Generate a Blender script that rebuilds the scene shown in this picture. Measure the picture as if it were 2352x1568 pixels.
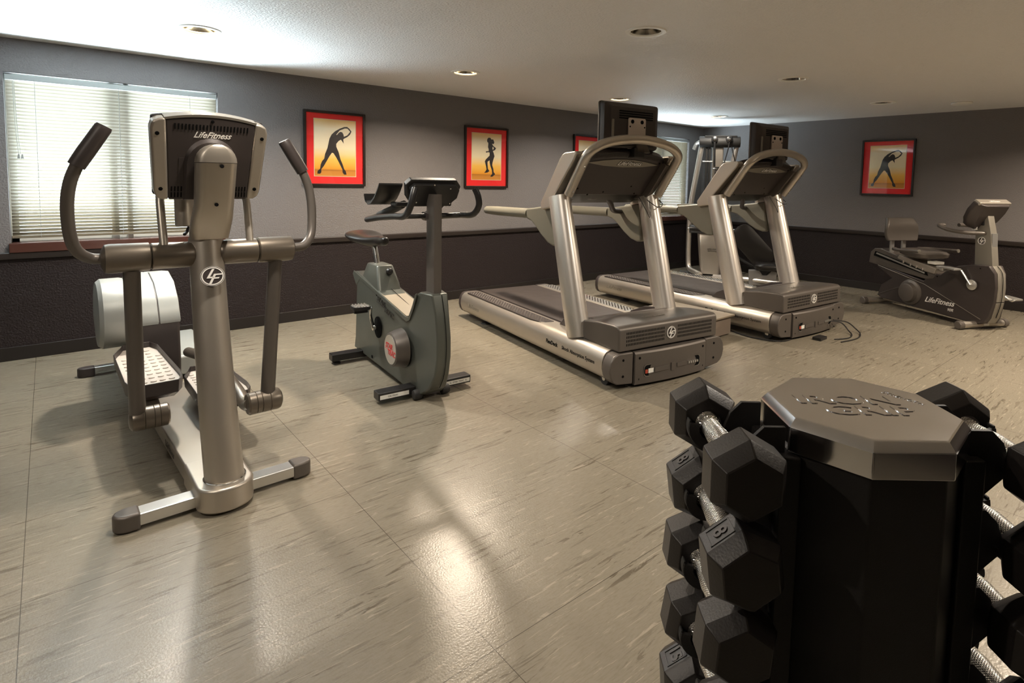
import bpy, bmesh, math, random
from mathutils import Vector, Matrix, Euler
random.seed(7)
for o in list(bpy.data.objects): bpy.data.objects.remove(o)
SC = bpy.context.scene
COL = SC.collection
PI = math.pi
R = math.radians

# ------------------------------------------------------------------ camera
def make_camera():
    f, px, py = 1316.13, 1242.55, 516.32
    yaw, pitch, roll = 0.8603596, 0.0759454, 0.019258
    fw = Vector((math.cos(yaw)*math.cos(pitch), math.sin(yaw)*math.cos(pitch), -math.sin(pitch)))
    r = Vector((math.sin(yaw), -math.cos(yaw), 0)); u = r.cross(fw)
    r2 = r*math.cos(roll)+u*math.sin(roll); u2 = -r*math.sin(roll)+u*math.cos(roll)
    cd = bpy.data.cameras.new('camera'); cam = bpy.data.objects.new('camera', cd); COL.objects.link(cam)
    M = Matrix((r2, u2, -fw)).transposed().to_4x4(); M.translation = Vector((-8.8212, -5.9039, 1.4507))
    cam.matrix_world = M
    cd.sensor_width = 36; cd.lens = f/2352*36
    cd.shift_x = (1176-px)/2352; cd.shift_y = (py-784)/2352
    cd.clip_start = 0.02; cd.clip_end = 100
    SC.camera = cam
make_camera()
SC.view_settings.view_transform = 'Standard'; SC.view_settings.look = 'None'
SC.view_settings.gamma = 1; SC.view_settings.use_curve_mapping = False
SC.view_settings.exposure = 0.70

# ------------------------------------------------------------------ daylight
w = bpy.data.worlds.new('world'); SC.world = w; w.use_nodes = True
bg = w.node_tree.nodes['Background']; bg.inputs[0].default_value = (0.80, 0.92, 1.0, 1); bg.inputs[1].default_value = 4.0
def lamp(name, kind, loc, rot, energy, color, parent=None, **kw):
    d = bpy.data.lights.new(name, kind); d.energy = energy; d.color = color
    for k, v in kw.items(): setattr(d, k, v)
    o = bpy.data.objects.new(name, d); COL.objects.link(o); o.location = loc; o.rotation_euler = rot
    if parent: o.parent = parent
    return o
DAY = (0.74, 0.91, 1.0)
# daylight bounced up from the sunny ground outside each window, and the sky in front of it
for wx, e in ((-8.34, 520), (-1.11, 150)):
    lamp('ground_daylight', 'AREA', (wx, .85, 0.15), (R(-140), 0, 0), e, DAY, shape='RECTANGLE', size=2.4, size_y=1.5, spread=R(100))
lamp('sun', 'SUN', (-4, 4, 5), (R(-47), 0, R(22)), 6.0, (1.0, 0.97, 0.90), angle=R(1.0))

# ------------------------------------------------------------------ materials
def newmat(name):
    m = bpy.data.materials.new(name); m.use_nodes = True
    return m, m.node_tree.nodes, m.node_tree.links, m.node_tree.nodes['Principled BSDF']
def bumpn(N, L, b, scale, strength, dist=0.002, detail=3, coord='Object', stretch=None):
    tc = N.new('ShaderNodeTexCoord'); n = N.new('ShaderNodeTexNoise'); n.inputs['Scale'].default_value = scale; n.inputs['Detail'].default_value = detail
    if stretch:
        mp = N.new('ShaderNodeMapping'); mp.inputs['Scale'].default_value = stretch
        L.new(tc.outputs[coord], mp.inputs[0]); L.new(mp.outputs[0], n.inputs[0])
    else: L.new(tc.outputs[coord], n.inputs[0])
    bp = N.new('ShaderNodeBump'); bp.inputs['Strength'].default_value = strength; bp.inputs['Distance'].default_value = dist
    L.new(n.outputs[0], bp.inputs['Height']); L.new(bp.outputs[0], b.inputs['Normal'])
    return n, bp
def mat(name, col, rough=0.5, metal=0.0, bump=None, emis=None, coat=0.0, spec=0.5, vary=0.0):
    m, N, L, b = newmat(name)
    b.inputs['Base Color'].default_value = (*col, 1); b.inputs['Roughness'].default_value = rough; b.inputs['Metallic'].default_value = metal
    b.inputs['Coat Weight'].default_value = coat; b.inputs['Specular IOR Level'].default_value = spec
    if emis: b.inputs['Emission Color'].default_value = (*emis[0], 1); b.inputs['Emission Strength'].default_value = emis[1]
    if bump: bumpn(N, L, b, *bump)
    if vary:
        tc = N.new('ShaderNodeTexCoord'); n = N.new('ShaderNodeTexNoise'); n.inputs['Scale'].default_value = 9; n.inputs['Detail'].default_value = 5
        L.new(tc.outputs['Object'], n.inputs[0]); mr = N.new('ShaderNodeMapRange')
        mr.inputs[3].default_value = rough-vary; mr.inputs[4].default_value = rough+vary
        L.new(n.outputs[0], mr.inputs[0]); L.new(mr.outputs[0], b.inputs['Roughness'])
    return m
SILVER = mat('silver_paint', (0.50, 0.455, 0.395), 0.38, 0.8, (900, 0.05, 0.001), vary=0.04)
SILVER2 = mat('brushed_silver', (0.80, 0.75, 0.69), 0.35, 0.9, (60, 0.06, 0.001, 2, 'Object', (40, 40, 1)))
STEEL = mat('aluminium_bar', (0.70, 0.69, 0.66), 0.3, 0.85, (40, 0.05, 0.001, 2, 'Object', (1, 30, 30)))
TAUPE = mat('taupe_plastic', (0.115, 0.100, 0.088), 0.40, 0.3, (700, 0.12, 0.001), vary=0.05)
TAUPE_L = mat('light_taupe_plastic', (0.25, 0.23, 0.195), 0.4, 0.45, (700, 0.1, 0.001), vary=0.04)
OLIVE = mat('olive_grey_plastic', (0.175, 0.165, 0.130), 0.4, 0.35, (700, 0.1, 0.001))
BRONZE = mat('bronze_grey_paint', (0.165, 0.14, 0.112), 0.33, 0.6, (700, 0.1, 0.001), vary=0.04)
CHAR = mat('charcoal_plastic', (0.046, 0.037, 0.035), 0.42, 0.1, (600, 0.15, 0.001), vary=0.05)
BLACK = mat('black_plastic', (0.014, 0.013, 0.013), 0.38, 0.0, (500, 0.1, 0.001))
VINYL = mat('black_vinyl', (0.016, 0.014, 0.013), 0.3, 0.0, (180, 0.25, 0.002))
RUBBER = mat('black_rubber', (0.02, 0.019, 0.018), 0.62, 0.0, (300, 0.3, 0.001))
GREENGREY = mat('grey_green_speckled_plastic', (0.098, 0.104, 0.090), 0.36, 0.35, (420, 0.25, 0.001), vary=0.05)
WHITEG = mat('pale_grey_plastic', (0.33, 0.345, 0.33), 0.40, 0.1, (700, 0.08, 0.001))
CHROME = mat('chrome', (0.80, 0.79, 0.77), 0.09, 1.0)
LID = mat('polished_lid', (0.86, 0.85, 0.86), 0.13, 1.0, (5, 0.06, 0.004), vary=0.04)
KNURL = mat('knurled_chrome', (0.92, 0.90, 0.86), 0.25, 1.0)
URETHANE = mat('black_urethane', (0.024, 0.020, 0.018), 0.40, 0.15, (260, 0.35, 0.001), vary=0.06)
TOWERB = mat('black_powder_coat', (0.012, 0.010, 0.009), 0.55, 0.0, (700, 0.5, 0.001))
BELT = mat('treadmill_belt', (0.052, 0.042, 0.038), 0.42, 0.0, (30, 0.25, 0.002, 4, 'Object', (6, 1, 1)), vary=0.08)
PEDAL = mat('pale_pedal_plastic', (0.50, 0.45, 0.40), 0.5, 0.0)
WHITE = mat('white_print', (0.78, 0.77, 0.72), 0.5)
LOGO = mat('silver_logo', (0.86, 0.84, 0.80), 0.4, 0.1)
HOLE = mat('vent_black', (0.004, 0.004, 0.004), 0.9, spec=0.1)
REDM = mat('red_mat_board', (0.80, 0.012, 0.012), 0.6, 0.0, (300, 0.1, 0.001))
REDP = mat('red_print', (0.55, 0.02, 0.02), 0.5)
FRAME = mat('black_frame', (0.018, 0.013, 0.011), 0.28)
SILH = mat('silhouette_ink', (0.022, 0.016, 0.016), 0.4)
CREAM = mat('cream_mat_line', (0.72, 0.62, 0.42), 0.6)
TRIMD = mat('dark_trim', (0.026, 0.020, 0.018), 0.35, 0.0, (60, 0.15, 0.002))
BASEM = mat('baseboard_black', (0.014, 0.011, 0.010), 0.35)
SILL = mat('mahogany_sill', (0.075, 0.030, 0.022), 0.25, 0.0, (20, 0.2, 0.002, 3, 'Object', (1, 14, 14)))
BEIGE = mat('beige_laminate_and_reflection', (0.26, 0.215, 0.155), 0.45, 0.0, (40, 0.08, 0.002))
BEIGES = mat('taupe_laminate', (0.22, 0.175, 0.14), 0.5)
WARN = mat('warning_label', (0.4, 0.06, 0.03), 0.5)
VINYLF = mat('white_vinyl_frame', (0.55, 0.56, 0.53), 0.4)
GLASSM = mat('picture_glass', (1, 1, 1), 0.02)
def glassify(m):
    N = m.node_tree.nodes; L = m.node_tree.links; out = N['Material Output']
    t = N.new('ShaderNodeBsdfTransparent'); g = N.new('ShaderNodeBsdfGlossy'); g.inputs['Roughness'].default_value = 0.015
    f = N.new('ShaderNodeFresnel'); f.inputs[0].default_value = 1.5
    mx = N.new('ShaderNodeMixShader'); ge = N.new('ShaderNodeNewGeometry'); iv = N.new('ShaderNodeMath'); iv.operation = 'SUBTRACT'; iv.inputs[0].default_value = 1; L.new(ge.outputs['Backfacing'], iv.inputs[1])
    mu = N.new('ShaderNodeMath'); mu.operation = 'MULTIPLY'; L.new(f.outputs[0], mu.inputs[0]); L.new(iv.outputs[0], mu.inputs[1])
    L.new(mu.outputs[0], mx.inputs[0]); L.new(t.outputs[0], mx.inputs[1]); L.new(g.outputs[0], mx.inputs[2]); L.new(mx.outputs[0], out.inputs[0])
glassify(GLASSM)
LIT = mat('lit_bulb', (1, 1, 1), 0.5, emis=((1.0, 0.80, 0.48), 28))
UNLIT = mat('lamp_glass', (0.62, 0.60, 0.55), 0.25, emis=((1.0, 0.9, 0.7), 0.25))  # lamps that are off, with a faint glow put into the glass
def slatmat():
    m, N, L, b = newmat('blind_slat'); out = N['Material Output']
    b.inputs['Base Color'].default_value = (0.165, 0.138, 0.092, 1); b.inputs['Roughness'].default_value = 0.6
    t = N.new('ShaderNodeBsdfTranslucent'); t.inputs[0].default_value = (1.0, 0.82, 0.54, 1)
    mx = N.new('ShaderNodeMixShader'); mx.inputs[0].default_value = 0.025
    L.new(b.outputs[0], mx.inputs[1]); L.new(t.outputs[0], mx.inputs[2]); L.new(mx.outputs[0], out.inputs[0])
    return m
SLAT = slatmat()
def knurl():
    N = KNURL.node_tree.nodes; L = KNURL.node_tree.links; b = N['Principled BSDF']
    tc = N.new('ShaderNodeTexCoord'); hs = []
    for s in (1, -1):
        mp = N.new('ShaderNodeMapping'); mp.inputs['Rotation'].default_value = (0, 0, 0)
        sx = N.new('ShaderNodeSeparateXYZ'); L.new(tc.outputs['Object'], sx.inputs[0])
        at = N.new('ShaderNodeMath'); at.operation = 'ARCTAN2'; L.new(sx.outputs[2], at.inputs[0]); L.new(sx.outputs[0], at.inputs[1])
        a = N.new('ShaderNodeMath'); a.operation = 'MULTIPLY'; L.new(at.outputs[0], a.inputs[0]); a.inputs[1].default_value = 20*s
        c = N.new('ShaderNodeMath'); c.operation = 'MULTIPLY_ADD'; L.new(sx.outputs[1], c.inputs[0]); c.inputs[1].default_value = 1400; L.new(a.outputs[0], c.inputs[2])
        sn = N.new('ShaderNodeMath'); sn.operation = 'SINE'; L.new(c.outputs[0], sn.inputs[0]); hs.append(sn)
    mx = N.new('ShaderNodeMath'); mx.operation = 'MAXIMUM'; L.new(hs[0].outputs[0], mx.inputs[0]); L.new(hs[1].outputs[0], mx.inputs[1])
    bp = N.new('ShaderNodeBump'); bp.inputs['Strength'].default_value = 0.5; bp.inputs['Distance'].default_value = 0.0012
    L.new(mx.outputs[0], bp.inputs['Height']); L.new(bp.outputs[0], b.inputs['Normal'])
knurl()
def wallmat():
    m, N, L, b = newmat('two_tone_wall_paint'); g = N.new('ShaderNodeNewGeometry'); s = N.new('ShaderNodeSeparateXYZ')
    L.new(g.outputs['Position'], s.inputs[0]); c = N.new('ShaderNodeMath'); c.operation = 'GREATER_THAN'; c.inputs[1].default_value = 0.80
    L.new(s.outputs[2], c.inputs[0]); mx = N.new('ShaderNodeMix'); mx.data_type = 'RGBA'
    mx.inputs[6].default_value = (0.020, 0.0145, 0.0145, 1); mx.inputs[7].default_value = (0.180, 0.168, 0.165, 1)
    L.new(c.outputs[0], mx.inputs[0]); L.new(mx.outputs[2], b.inputs['Base Color']); b.inputs['Roughness'].default_value = 0.55; b.inputs['Specular IOR Level'].default_value = 0.25
    bumpn(N, L, b, 75, 0.8, 0.008, 3, 'Object')
    return m
WALL = wallmat()
CEIL = mat('textured_ceiling_paint', (0.80, 0.78, 0.76), 0.5, 0.0, (70, 0.9, 0.010))
def floormat():
    m, N, L, b = newmat('streaked_vinyl_tile'); tc = N.new('ShaderNodeTexCoord')
    def noise(stretch, scale, detail, rough=0.55, dist=0.0):
        mp = N.new('ShaderNodeMapping'); mp.inputs['Scale'].default_value = stretch; mp.inputs['Rotation'].default_value = (0, 0, R(2))
        n = N.new('ShaderNodeTexNoise'); n.inputs['Scale'].default_value = scale; n.inputs['Detail'].default_value = detail; n.inputs['Roughness'].default_value = rough; n.inputs['Distortion'].default_value = dist
        L.new(tc.outputs['Object'], mp.inputs[0]); L.new(mp.outputs[0], n.inputs[0]); return n
    def ramp(n, a, c):
        r = N.new('ShaderNodeValToRGB'); r.color_ramp.elements[0].position = a; r.color_ramp.elements[1].position = c; L.new(n.outputs[0], r.inputs[0]); return r
    def mix(f, a, c):
        x = N.new('ShaderNodeMix'); x.data_type = 'RGBA'; L.new(f, x.inputs[0])
        for i, v in ((6, a), (7, c)):
            if isinstance(v, tuple): x.inputs[i].default_value = (*v, 1)
            else: L.new(v, x.inputs[i])
        return x.outputs[2]
    n1 = noise((1.0, 11, 1), 4.2, 8, 0.66, 0.9); n2 = noise((1.0, 12, 1), 5.5, 8, 0.66, 0.8); n3 = noise((1, 1, 1), 1.1, 2); n4 = noise((1, 5, 1), 30, 3)
    c = mix(ramp(n3, 0.35, 0.65).outputs[0], (0.208, 0.184, 0.142), (0.236, 0.209, 0.164))
    c = mix(ramp(n4, 0.45, 0.75).outputs[0], c, (0.19, 0.165, 0.12))
    # patches where the flakes crowd together
    mu = N.new('ShaderNodeMath'); mu.operation = 'MULTIPLY'; L.new(ramp(n1, 0.56, 0.60).outputs[0], mu.inputs[0]); L.new(ramp(noise((1, 2, 1), 2.3, 2), 0.38, 0.62).outputs[0], mu.inputs[1])
    c = mix(mu.outputs[0], c, (0.115, 0.098, 0.07))
    mu2 = N.new('ShaderNodeMath'); mu2.operation = 'MULTIPLY'; L.new(ramp(n2, 0.585, 0.63).outputs[0], mu2.inputs[0]); mu2.inputs[1].default_value = 0.45
    c = mix(mu2.outputs[0], c, (0.40, 0.355, 0.28))
    s = N.new('ShaderNodeSeparateXYZ'); L.new(tc.outputs['Object'], s.inputs[0]); ms = []
    for ax, off, sp in ((0, 7.82, 1.12), (1, 3.40, 1.16)):
        a = N.new('ShaderNodeMath'); a.operation = 'ADD'; a.inputs[1].default_value = off+sp*10; L.new(s.outputs[ax], a.inputs[0])
        p = N.new('ShaderNodeMath'); p.operation = 'PINGPONG'; p.inputs[1].default_value = sp/2; L.new(a.outputs[0], p.inputs[0])
        l = N.new('ShaderNodeMath'); l.operation = 'LESS_THAN'; l.inputs[1].default_value = 0.0012; L.new(p.outputs[0], l.inputs[0]); ms.append(l)
    mm = N.new('ShaderNodeMath'); mm.operation = 'MAXIMUM'; L.new(ms[0].outputs[0], mm.inputs[0]); L.new(ms[1].outputs[0], mm.inputs[1])
    c = mix(mm.outputs[0], c, (0.07, 0.06, 0.045))
    L.new(c, b.inputs['Base Color']); b.inputs['Roughness'].default_value = 0.27; b.inputs['Specular IOR Level'].default_value = 0.5
    bumpn(N, L, b, 130, 0.22, 0.003, 2)
    return m
FLOOR = floormat()

# ------------------------------------------------------------------ mesh tools
class MB:
    def __init__(s): s.v = []; s.f = []
    def add(s, vs, fs):
        k = len(s.v); s.v += [tuple(v) for v in vs]; s.f += [tuple(i+k for i in f) for f in fs]; return s
    def box(s, x0, x1, y0, y1, z0, z1, M=None):
        vs = [Vector((x, y, z)) for x in (x0, x1) for y in (y0, y1) for z in (z0, z1)]
        if M: vs = [M @ v for v in vs]
        return s.add(vs, [(0, 1, 3, 2), (4, 6, 7, 5), (0, 4, 5, 1), (2, 3, 7, 6), (0, 2, 6, 4), (1, 5, 7, 3)])
    def rings(s, rs, cap=True, closed=False):
        n = len(rs[0]); k = len(rs); vs = [p for r in rs for p in r]; fs = []
        for i in range(k if closed else k-1):
            a = i*n; b = ((i+1) % k)*n
            for j in range(n): fs.append((a+j, a+(j+1) % n, b+(j+1) % n, b+j))
        if cap and not closed: fs.append(tuple(range(n))); fs.append(tuple(range((k-1)*n, k*n)))
        return s.add(vs, fs)
    def prism(s, poly, ax, a0, a1, M=None):
        def P(q, a):
            v = {'x': (a, q[0], q[1]), 'y': (q[0], a, q[1]), 'z': (q[0], q[1], a)}[ax]
            return M @ Vector(v) if M else Vector(v)
        return s.rings([[P(q, a0) for q in poly], [P(q, a1) for q in poly]])
    def tube(s, pts, r, n=16, r2=None, sub=6, up=(0, 0, 1), cap=True, closed=False):
        P = [Vector(p) for p in pts]; rr = list(r) if isinstance(r, (list, tuple)) else [r]*len(P)
        if sub > 1 and len(P) > 2:
            Q = []; q = []; m = len(P)
            for i in range(m if closed else m-1):
                g = lambda k: P[k % m] if closed else P[max(0, min(m-1, k))]
                p0, p1, p2, p3 = g(i-1), g(i), g(i+1), g(i+2); ra = rr[i]; rb = rr[(i+1) % m]
                for t in range(sub):
                    t /= sub
                    Q.append(0.5*((2*p1)+(p2-p0)*t+(2*p0-5*p1+4*p2-p3)*t*t+(3*p1-p0-3*p2+p3)*t**3)); q.append(ra+(rb-ra)*t)
            if not closed: Q.append(P[-1]); q.append(rr[-1])
            P, rr = Q, q
        out = []; N = None
        for i, p in enumerate(P):
            if closed: d = P[(i+1) % len(P)]-P[i-1]
            else: d = (P[min(i+1, len(P)-1)]-P[max(i-1, 0)])
            d.normalize()
            if N is None:
                N = Vector(up); N = N-d*N.dot(d)
                if N.length < 1e-3: N = Vector((1, 0, 0)); N = N-d*N.dot(d)
            else: N = N-d*N.dot(d)
            N.normalize(); B = d.cross(N); k = (r2/r if (r2 and not isinstance(r, (list, tuple))) else 1)
            out.append([p+N*math.sin(2*PI*j/n)*rr[i]*k+B*math.cos(2*PI*j/n)*rr[i] for j in range(n)])
        return s.rings(out, cap, closed)
    def cyl(s, a, b, r, n=24, rb=None):
        return s.tube([a, b], [r, rb if rb is not None else r], n, sub=1)
    def lathe(s, prof, o, d, n=28):
        o = Vector(o); d = Vector(d).normalized(); a = Vector((0, 0, 1)) if abs(d.z) < .9 else Vector((1, 0, 0)); a = (a-d*a.dot(d)).normalized(); b = d.cross(a)
        return s.rings([[o+d*h+(a*math.cos(2*PI*j/n)+b*math.sin(2*PI*j/n))*max(r, 1e-4) for j in range(n)] for r, h in prof])
    def build(s, name, m, parent=None, bevel=0, seg=2, ang=35, flat=False):
        me = bpy.data.meshes.new(name); bm = bmesh.new(); vs = [bm.verts.new(v) for v in s.v]
        for f in s.f:
            try: bm.faces.new([vs[i] for i in f])
            except ValueError: pass
        bmesh.ops.recalc_face_normals(bm, faces=bm.faces); bm.to_mesh(me); bm.free()
        me.materials.append(m); o = bpy.data.objects.new(name, me); COL.objects.link(o)
        if parent: o.parent = parent
        if not flat:
            for p in me.polygons: p.use_smooth = True
            me.set_sharp_from_angle(angle=R(ang))
        if bevel:
            b = o.modifiers.new('bevel', 'BEVEL'); b.width = bevel; b.segments = seg; b.limit_method = 'ANGLE'; b.angle_limit = R(40); b.harden_normals = True
        return o
def rrect(w, h, r, n=5, cx=0, cy=0):
    out = []
    for qx, qy, a0 in ((1, 1, 0), (-1, 1, 90), (-1, -1, 180), (1, -1, 270)):
        for i in range(n+1):
            a = R(a0+90*i/n); out.append((cx+qx*(w/2-r)+r*math.cos(a), cy+qy*(h/2-r)+r*math.sin(a)))
    return out
def ell(rx, ry, n=24, cx=0, cy=0): return [(cx+rx*math.cos(2*PI*i/n), cy+ry*math.sin(2*PI*i/n)) for i in range(n)]
def plane_M(o, xd, yd):
    x = Vector(xd).normalized(); y = Vector(yd); y = (y-x*y.dot(x)).normalized(); z = x.cross(y)
    M = Matrix((x, y, z)).transposed().to_4x4(); M.translation = Vector(o); return M
def text(name, s, size, m, parent, o, xd, yd, ext=0.0008, shear=0.0, off=0.0, sx=1.0, align='CENTER'):
    c = bpy.data.curves.new(name, 'FONT'); c.body = s; c.size = size; c.extrude = ext; c.shear = shear; c.offset = off
    c.align_x = align; c.align_y = 'CENTER'; c.resolution_u = 3
    t = bpy.data.objects.new('tmp', c); COL.objects.link(t); bpy.context.view_layer.update()
    me = bpy.data.meshes.new_from_object(t); bpy.data.objects.remove(t); me.name = name
    M = plane_M(o, xd, yd) @ Matrix.Diagonal((sx, 1, 1, 1)); me.transform(M)
    me.materials.clear(); me.materials.append(m)
    ob = bpy.data.objects.new(name, me); COL.objects.link(ob); ob.parent = parent
    return ob
def empty(name, loc=(0, 0, 0), rz=0):
    o = bpy.data.objects.new(name, None); COL.objects.link(o); o.location = loc; o.rotation_euler = (0, 0, R(rz)); o.empty_display_size = 0.1; return o
def tag(o, label=None, cat=None, group=None, kind=None):
    if label: o['label'] = label
    if cat: o['category'] = cat
    if group: o['group'] = group
    if kind: o['kind'] = kind
    return o
def kids(o): return [c for c in bpy.data.objects if c.parent == o]
def copy_tree(o, parent=None):
    c = o.copy(); COL.objects.link(c); c.parent = parent
    for ch in kids(o): copy_tree(ch, c)
    return c
def emblem(parent, o, xd, yd, r, rx=1.0):
    """round badge with a ring and the two slanted letters"""
    M = plane_M(o, xd, yd); D = Matrix.Diagonal((rx, 1, 1, 1)); MM = M @ D
    b = MB().prism(ell(r, r, 32), 'z', -0.004, 0.001, MM).build('badge', CHAR, parent)
    k = MB()
    for r0, r1 in ((0.90, 0.80), (0.99, 0.96)):
        k.rings([[MM @ Vector((x*r*q, y*r*q, h)) for x, y in ell(1, 1, 32)] for q, h in ((r0, 0.001), (r0, 0.003), (r1, 0.003), (r1, 0.001))], cap=False, closed=True)
    for poly in ([(-.02, .72), (.18, .72), (-.22, -.05), (.14, -.05), (.08, -.2), (-.5, -.2)], [(.12, .22), (.82, .22), (.76, .08), (.26, .08), (.16, -.14), (.56, -.14), (.48, -.28), (.1, -.28), (-.12, -.76), (-.32, -.76), (.0, -.05)]):
        k.prism([(x*r, y*r) for x, y in poly], 'z', 0.001, 0.0035, MM)
    k.build('emblem_letters', LOGO, b)
    return b
def screws(name, parent, pts, d, r=0.008, m=HOLE):
    for p in pts: MB().lathe([(r, -0.002), (r, 0.0015), (r*.6, 0.002)], p, d, 10).build(name, m, parent)

# ------------------------------------------------------------------ room
H = 2.44; XL = -11.0; YN = -8.2
def struct(o): o['kind'] = 'structure'; return o
struct(MB().box(XL-.15, .15, YN-.15, .15, -.12, 0).build('floor', FLOOR, flat=True))
LIGHTS = [(-8.0, -1.33, 1), (-5.86, -1.35, 2), (-3.65, -1.28, 1), (-1.40, -1.18, 3), (-5.82, -3.43, 0), (-3.55, -3.32, 0), (-1.40, -3.35, 0), (-5.8, -5.5, 1), (-3.5, -5.5, 2), (-1.4, -5.5, 2), (-8.0, -3.5, 4), (-9.9, -4.4, 4)]  # last entry is an unseen lamp added as fill near the camera
def ceiling():
    bm = bmesh.new()
    def loop(pts):
        vs = [bm.verts.new((x, y, H)) for x, y in pts]; return [bm.edges.new((vs[i], vs[(i+1) % len(vs)])) for i in range(len(vs))]
    es = loop([(XL-.15, YN-.15), (.15, YN-.15), (.15, .15), (XL-.15, .15)])
    for x, y, k in LIGHTS: es += loop(ell(.105, .105, 32, x, y))
    bmesh.ops.triangle_fill(bm, use_beauty=True, edges=es, normal=(0, 0, -1))
    # drop anything filled inside the holes
    bad = [f for f in bm.faces if any((f.calc_center_median().xy-Vector((x, y))).length < .102 and all((v.co.xy-Vector((x, y))).length < .107 for v in f.verts) for x, y, k in LIGHTS)]
    bmesh.ops.delete(bm, geom=bad, context='FACES')
    for f in bm.faces:
        if f.normal.z > 0: f.normal_flip()
    me = bpy.data.meshes.new('ceiling'); bm.to_mesh(me); bm.free(); me.materials.append(CEIL)
    o = bpy.data.objects.new('ceiling', me); COL.objects.link(o); struct(o)
ceiling()
struct(MB().box(XL-.3, .3, YN-.3, .3, H+.32, H+.40).build('added_roof', CEIL, flat=True))   # unseen roof deck above the lamps, added to block light
WIN = [(-9.05, -7.63, 0.90, 2.19), (-1.82, -0.40, 0.90, 2.22)]
def left_wall():
    k = MB(); y0, y1 = 0, .16; xs = [XL-.15]
    x = XL-.15
    for a, b, z0, z1 in WIN:
        k.box(x, a, y0, y1, 0, H+.32); k.box(a, b, y0, y1, 0, z0); k.box(a, b, y0, y1, z1, H+.32); x = b
    k.box(x, .15, y0, y1, 0, H+.32)
    struct(k.build('wall_left', WALL, flat=True))
left_wall()
struct(MB().box(0, .15, YN-.15, 0, 0, H+.32).build('wall_right', WALL, flat=True))
struct(MB().box(XL-.15, .0, YN-.15, YN, 0, H+.32).build('wall_front', WALL, flat=True))
struct(MB().box(XL-.15, XL, YN, 0, 0, H+.32).build('wall_back', WALL, flat=True))
struct(MB().box(-9.9, .2, .16, 1.15, 2.42, 2.52).build('added_eave', VINYLF, flat=True))   # unseen eave, added to keep the sun off the upper blinds
RAILP = [(0, 0), (.022, 0), (.026, .006), (.026, .046), (.020, .054), (0, .054)]
struct(MB().prism([(-a, .782+b) for a, b in RAILP], 'x', XL, 0).build('trim_2', TRIMD, bevel=.002))
struct(MB().prism([(-a, .782+b) for a, b in RAILP], 'y', YN, -.027).build('trim_3', TRIMD, bevel=.002))
struct(MB().box(XL, 0, -.014, 0, 0, .105).build('baseboard_left', BASEM, bevel=.003))
struct(MB().box(-.014, 0, YN, -.015, 0, .105).build('baseboard_right', BASEM, bevel=.003))

def window(n, a, b, z0, z1, half):
    fr = struct(MB().box(a, a+.05, .09, .14, z0, z1).box(b-.05, b, .09, .14, z0, z1).box(a, b, .09, .14, z0, z0+.05).box(a, b, .09, .14, z1-.05, z1)
                .box((a+b)/2-.085, (a+b)/2-.035, .07, .14, z0, z1).box((a+b)/2+.02, (a+b)/2+.06, .06, .12, z0, z1).build('window_%d' % n, VINYLF, bevel=.003))
    MB().box(a+.04, b-.04, .118, .122, z0+.04, z1-.04).build('window_pane', GLASSM, fr)
    MB().box(a-.012, b+.03, -.035, .10, z0-.068, z0+.004).build('window_sill', SILL, fr, bevel=.004)
def blind(a, b, z0, z1, label, wand):
    t = tag(empty('venetian_blind', ((a+b)/2, .03, z0)), label, 'blind', 'venetian blinds in the two windows of the long wall')
    w2 = (b-a)/2-.006; h = z1-z0
    MB().box(-w2, w2, -.018, .022, h-.045, h-.004).build('headrail', WHITEG, t, bevel=.003)
    k = MB(); n = 45; top = h-.06; bot = .045
    for i in range(n):
        z = bot+(top-bot)*i/(n-1); pr = []
        for q in range(4):      # a slightly crowned slat, inner edge high
            s = (q/3-.5)*.033; c = .0022*(1-(2*q/3-1)**2); an = R(50); pr.append((-s*math.cos(an)-c*math.sin(an)*-1, z+s*math.sin(an)+c*math.cos(an)))
        vs = [Vector((x, p[0], p[1])) for x in (-w2+.004, w2-.004) for p in pr]; k.add(vs, [(q, q+1, q+5, q+4) for q in range(3)])
    k.build('slats', SLAT, t)
    MB().box(-w2, w2, -.013, .013, .012, .032).build('bottom_rail', SLAT, t, bevel=.003)
    for x in (-.76*w2, -.02*w2, .70*w2):
        MB().tube([(x, -.019, .02), (x, -.019, h-.03)], .0016, 6).build('ladder_cord', WHITEG, t)
    if wand:
        MB().tube([(-w2+.10, -.035, h-.03), (-w2+.10, -.035, h-.60)], .0035, 8).build('tilt_wand', GLASSM, t)
        c = MB(); c.tube([(-w2+.045, -.028, h-.03), (-w2+.05, -.03, h-.4), (-w2+.062, -.03, h-.60)], .0013, 6); c.tube([(-w2+.052, -.032, h-.03), (-w2+.06, -.034, h-.4), (-w2+.072, -.034, h-.60)], .0013, 6)
        cc = c.build('pull_cord', WHITEG, t); MB().lathe([(.004, 0), (.009, -.03), (.008, -.034)], (-w2+.062, -.03, h-.60), (0, 0, 1), 10).lathe([(.004, 0), (.009, -.03), (.008, -.034)], (-w2+.082, -.034, h-.60), (0, 0, 1), 10).build('cord_tassel', WHITEG, cc)
window(1, *WIN[0], 0); window(2, *WIN[1], 1)
blind(WIN[0][0], WIN[0][1], .925, 2.18, 'wide pale venetian blind in the large window behind the elliptical trainer', 1)
blind(WIN[1][0], WIN[1][1], .925, 2.21, 'pale venetian blind in the far window beside the room corner and weight machine', 0)

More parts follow.
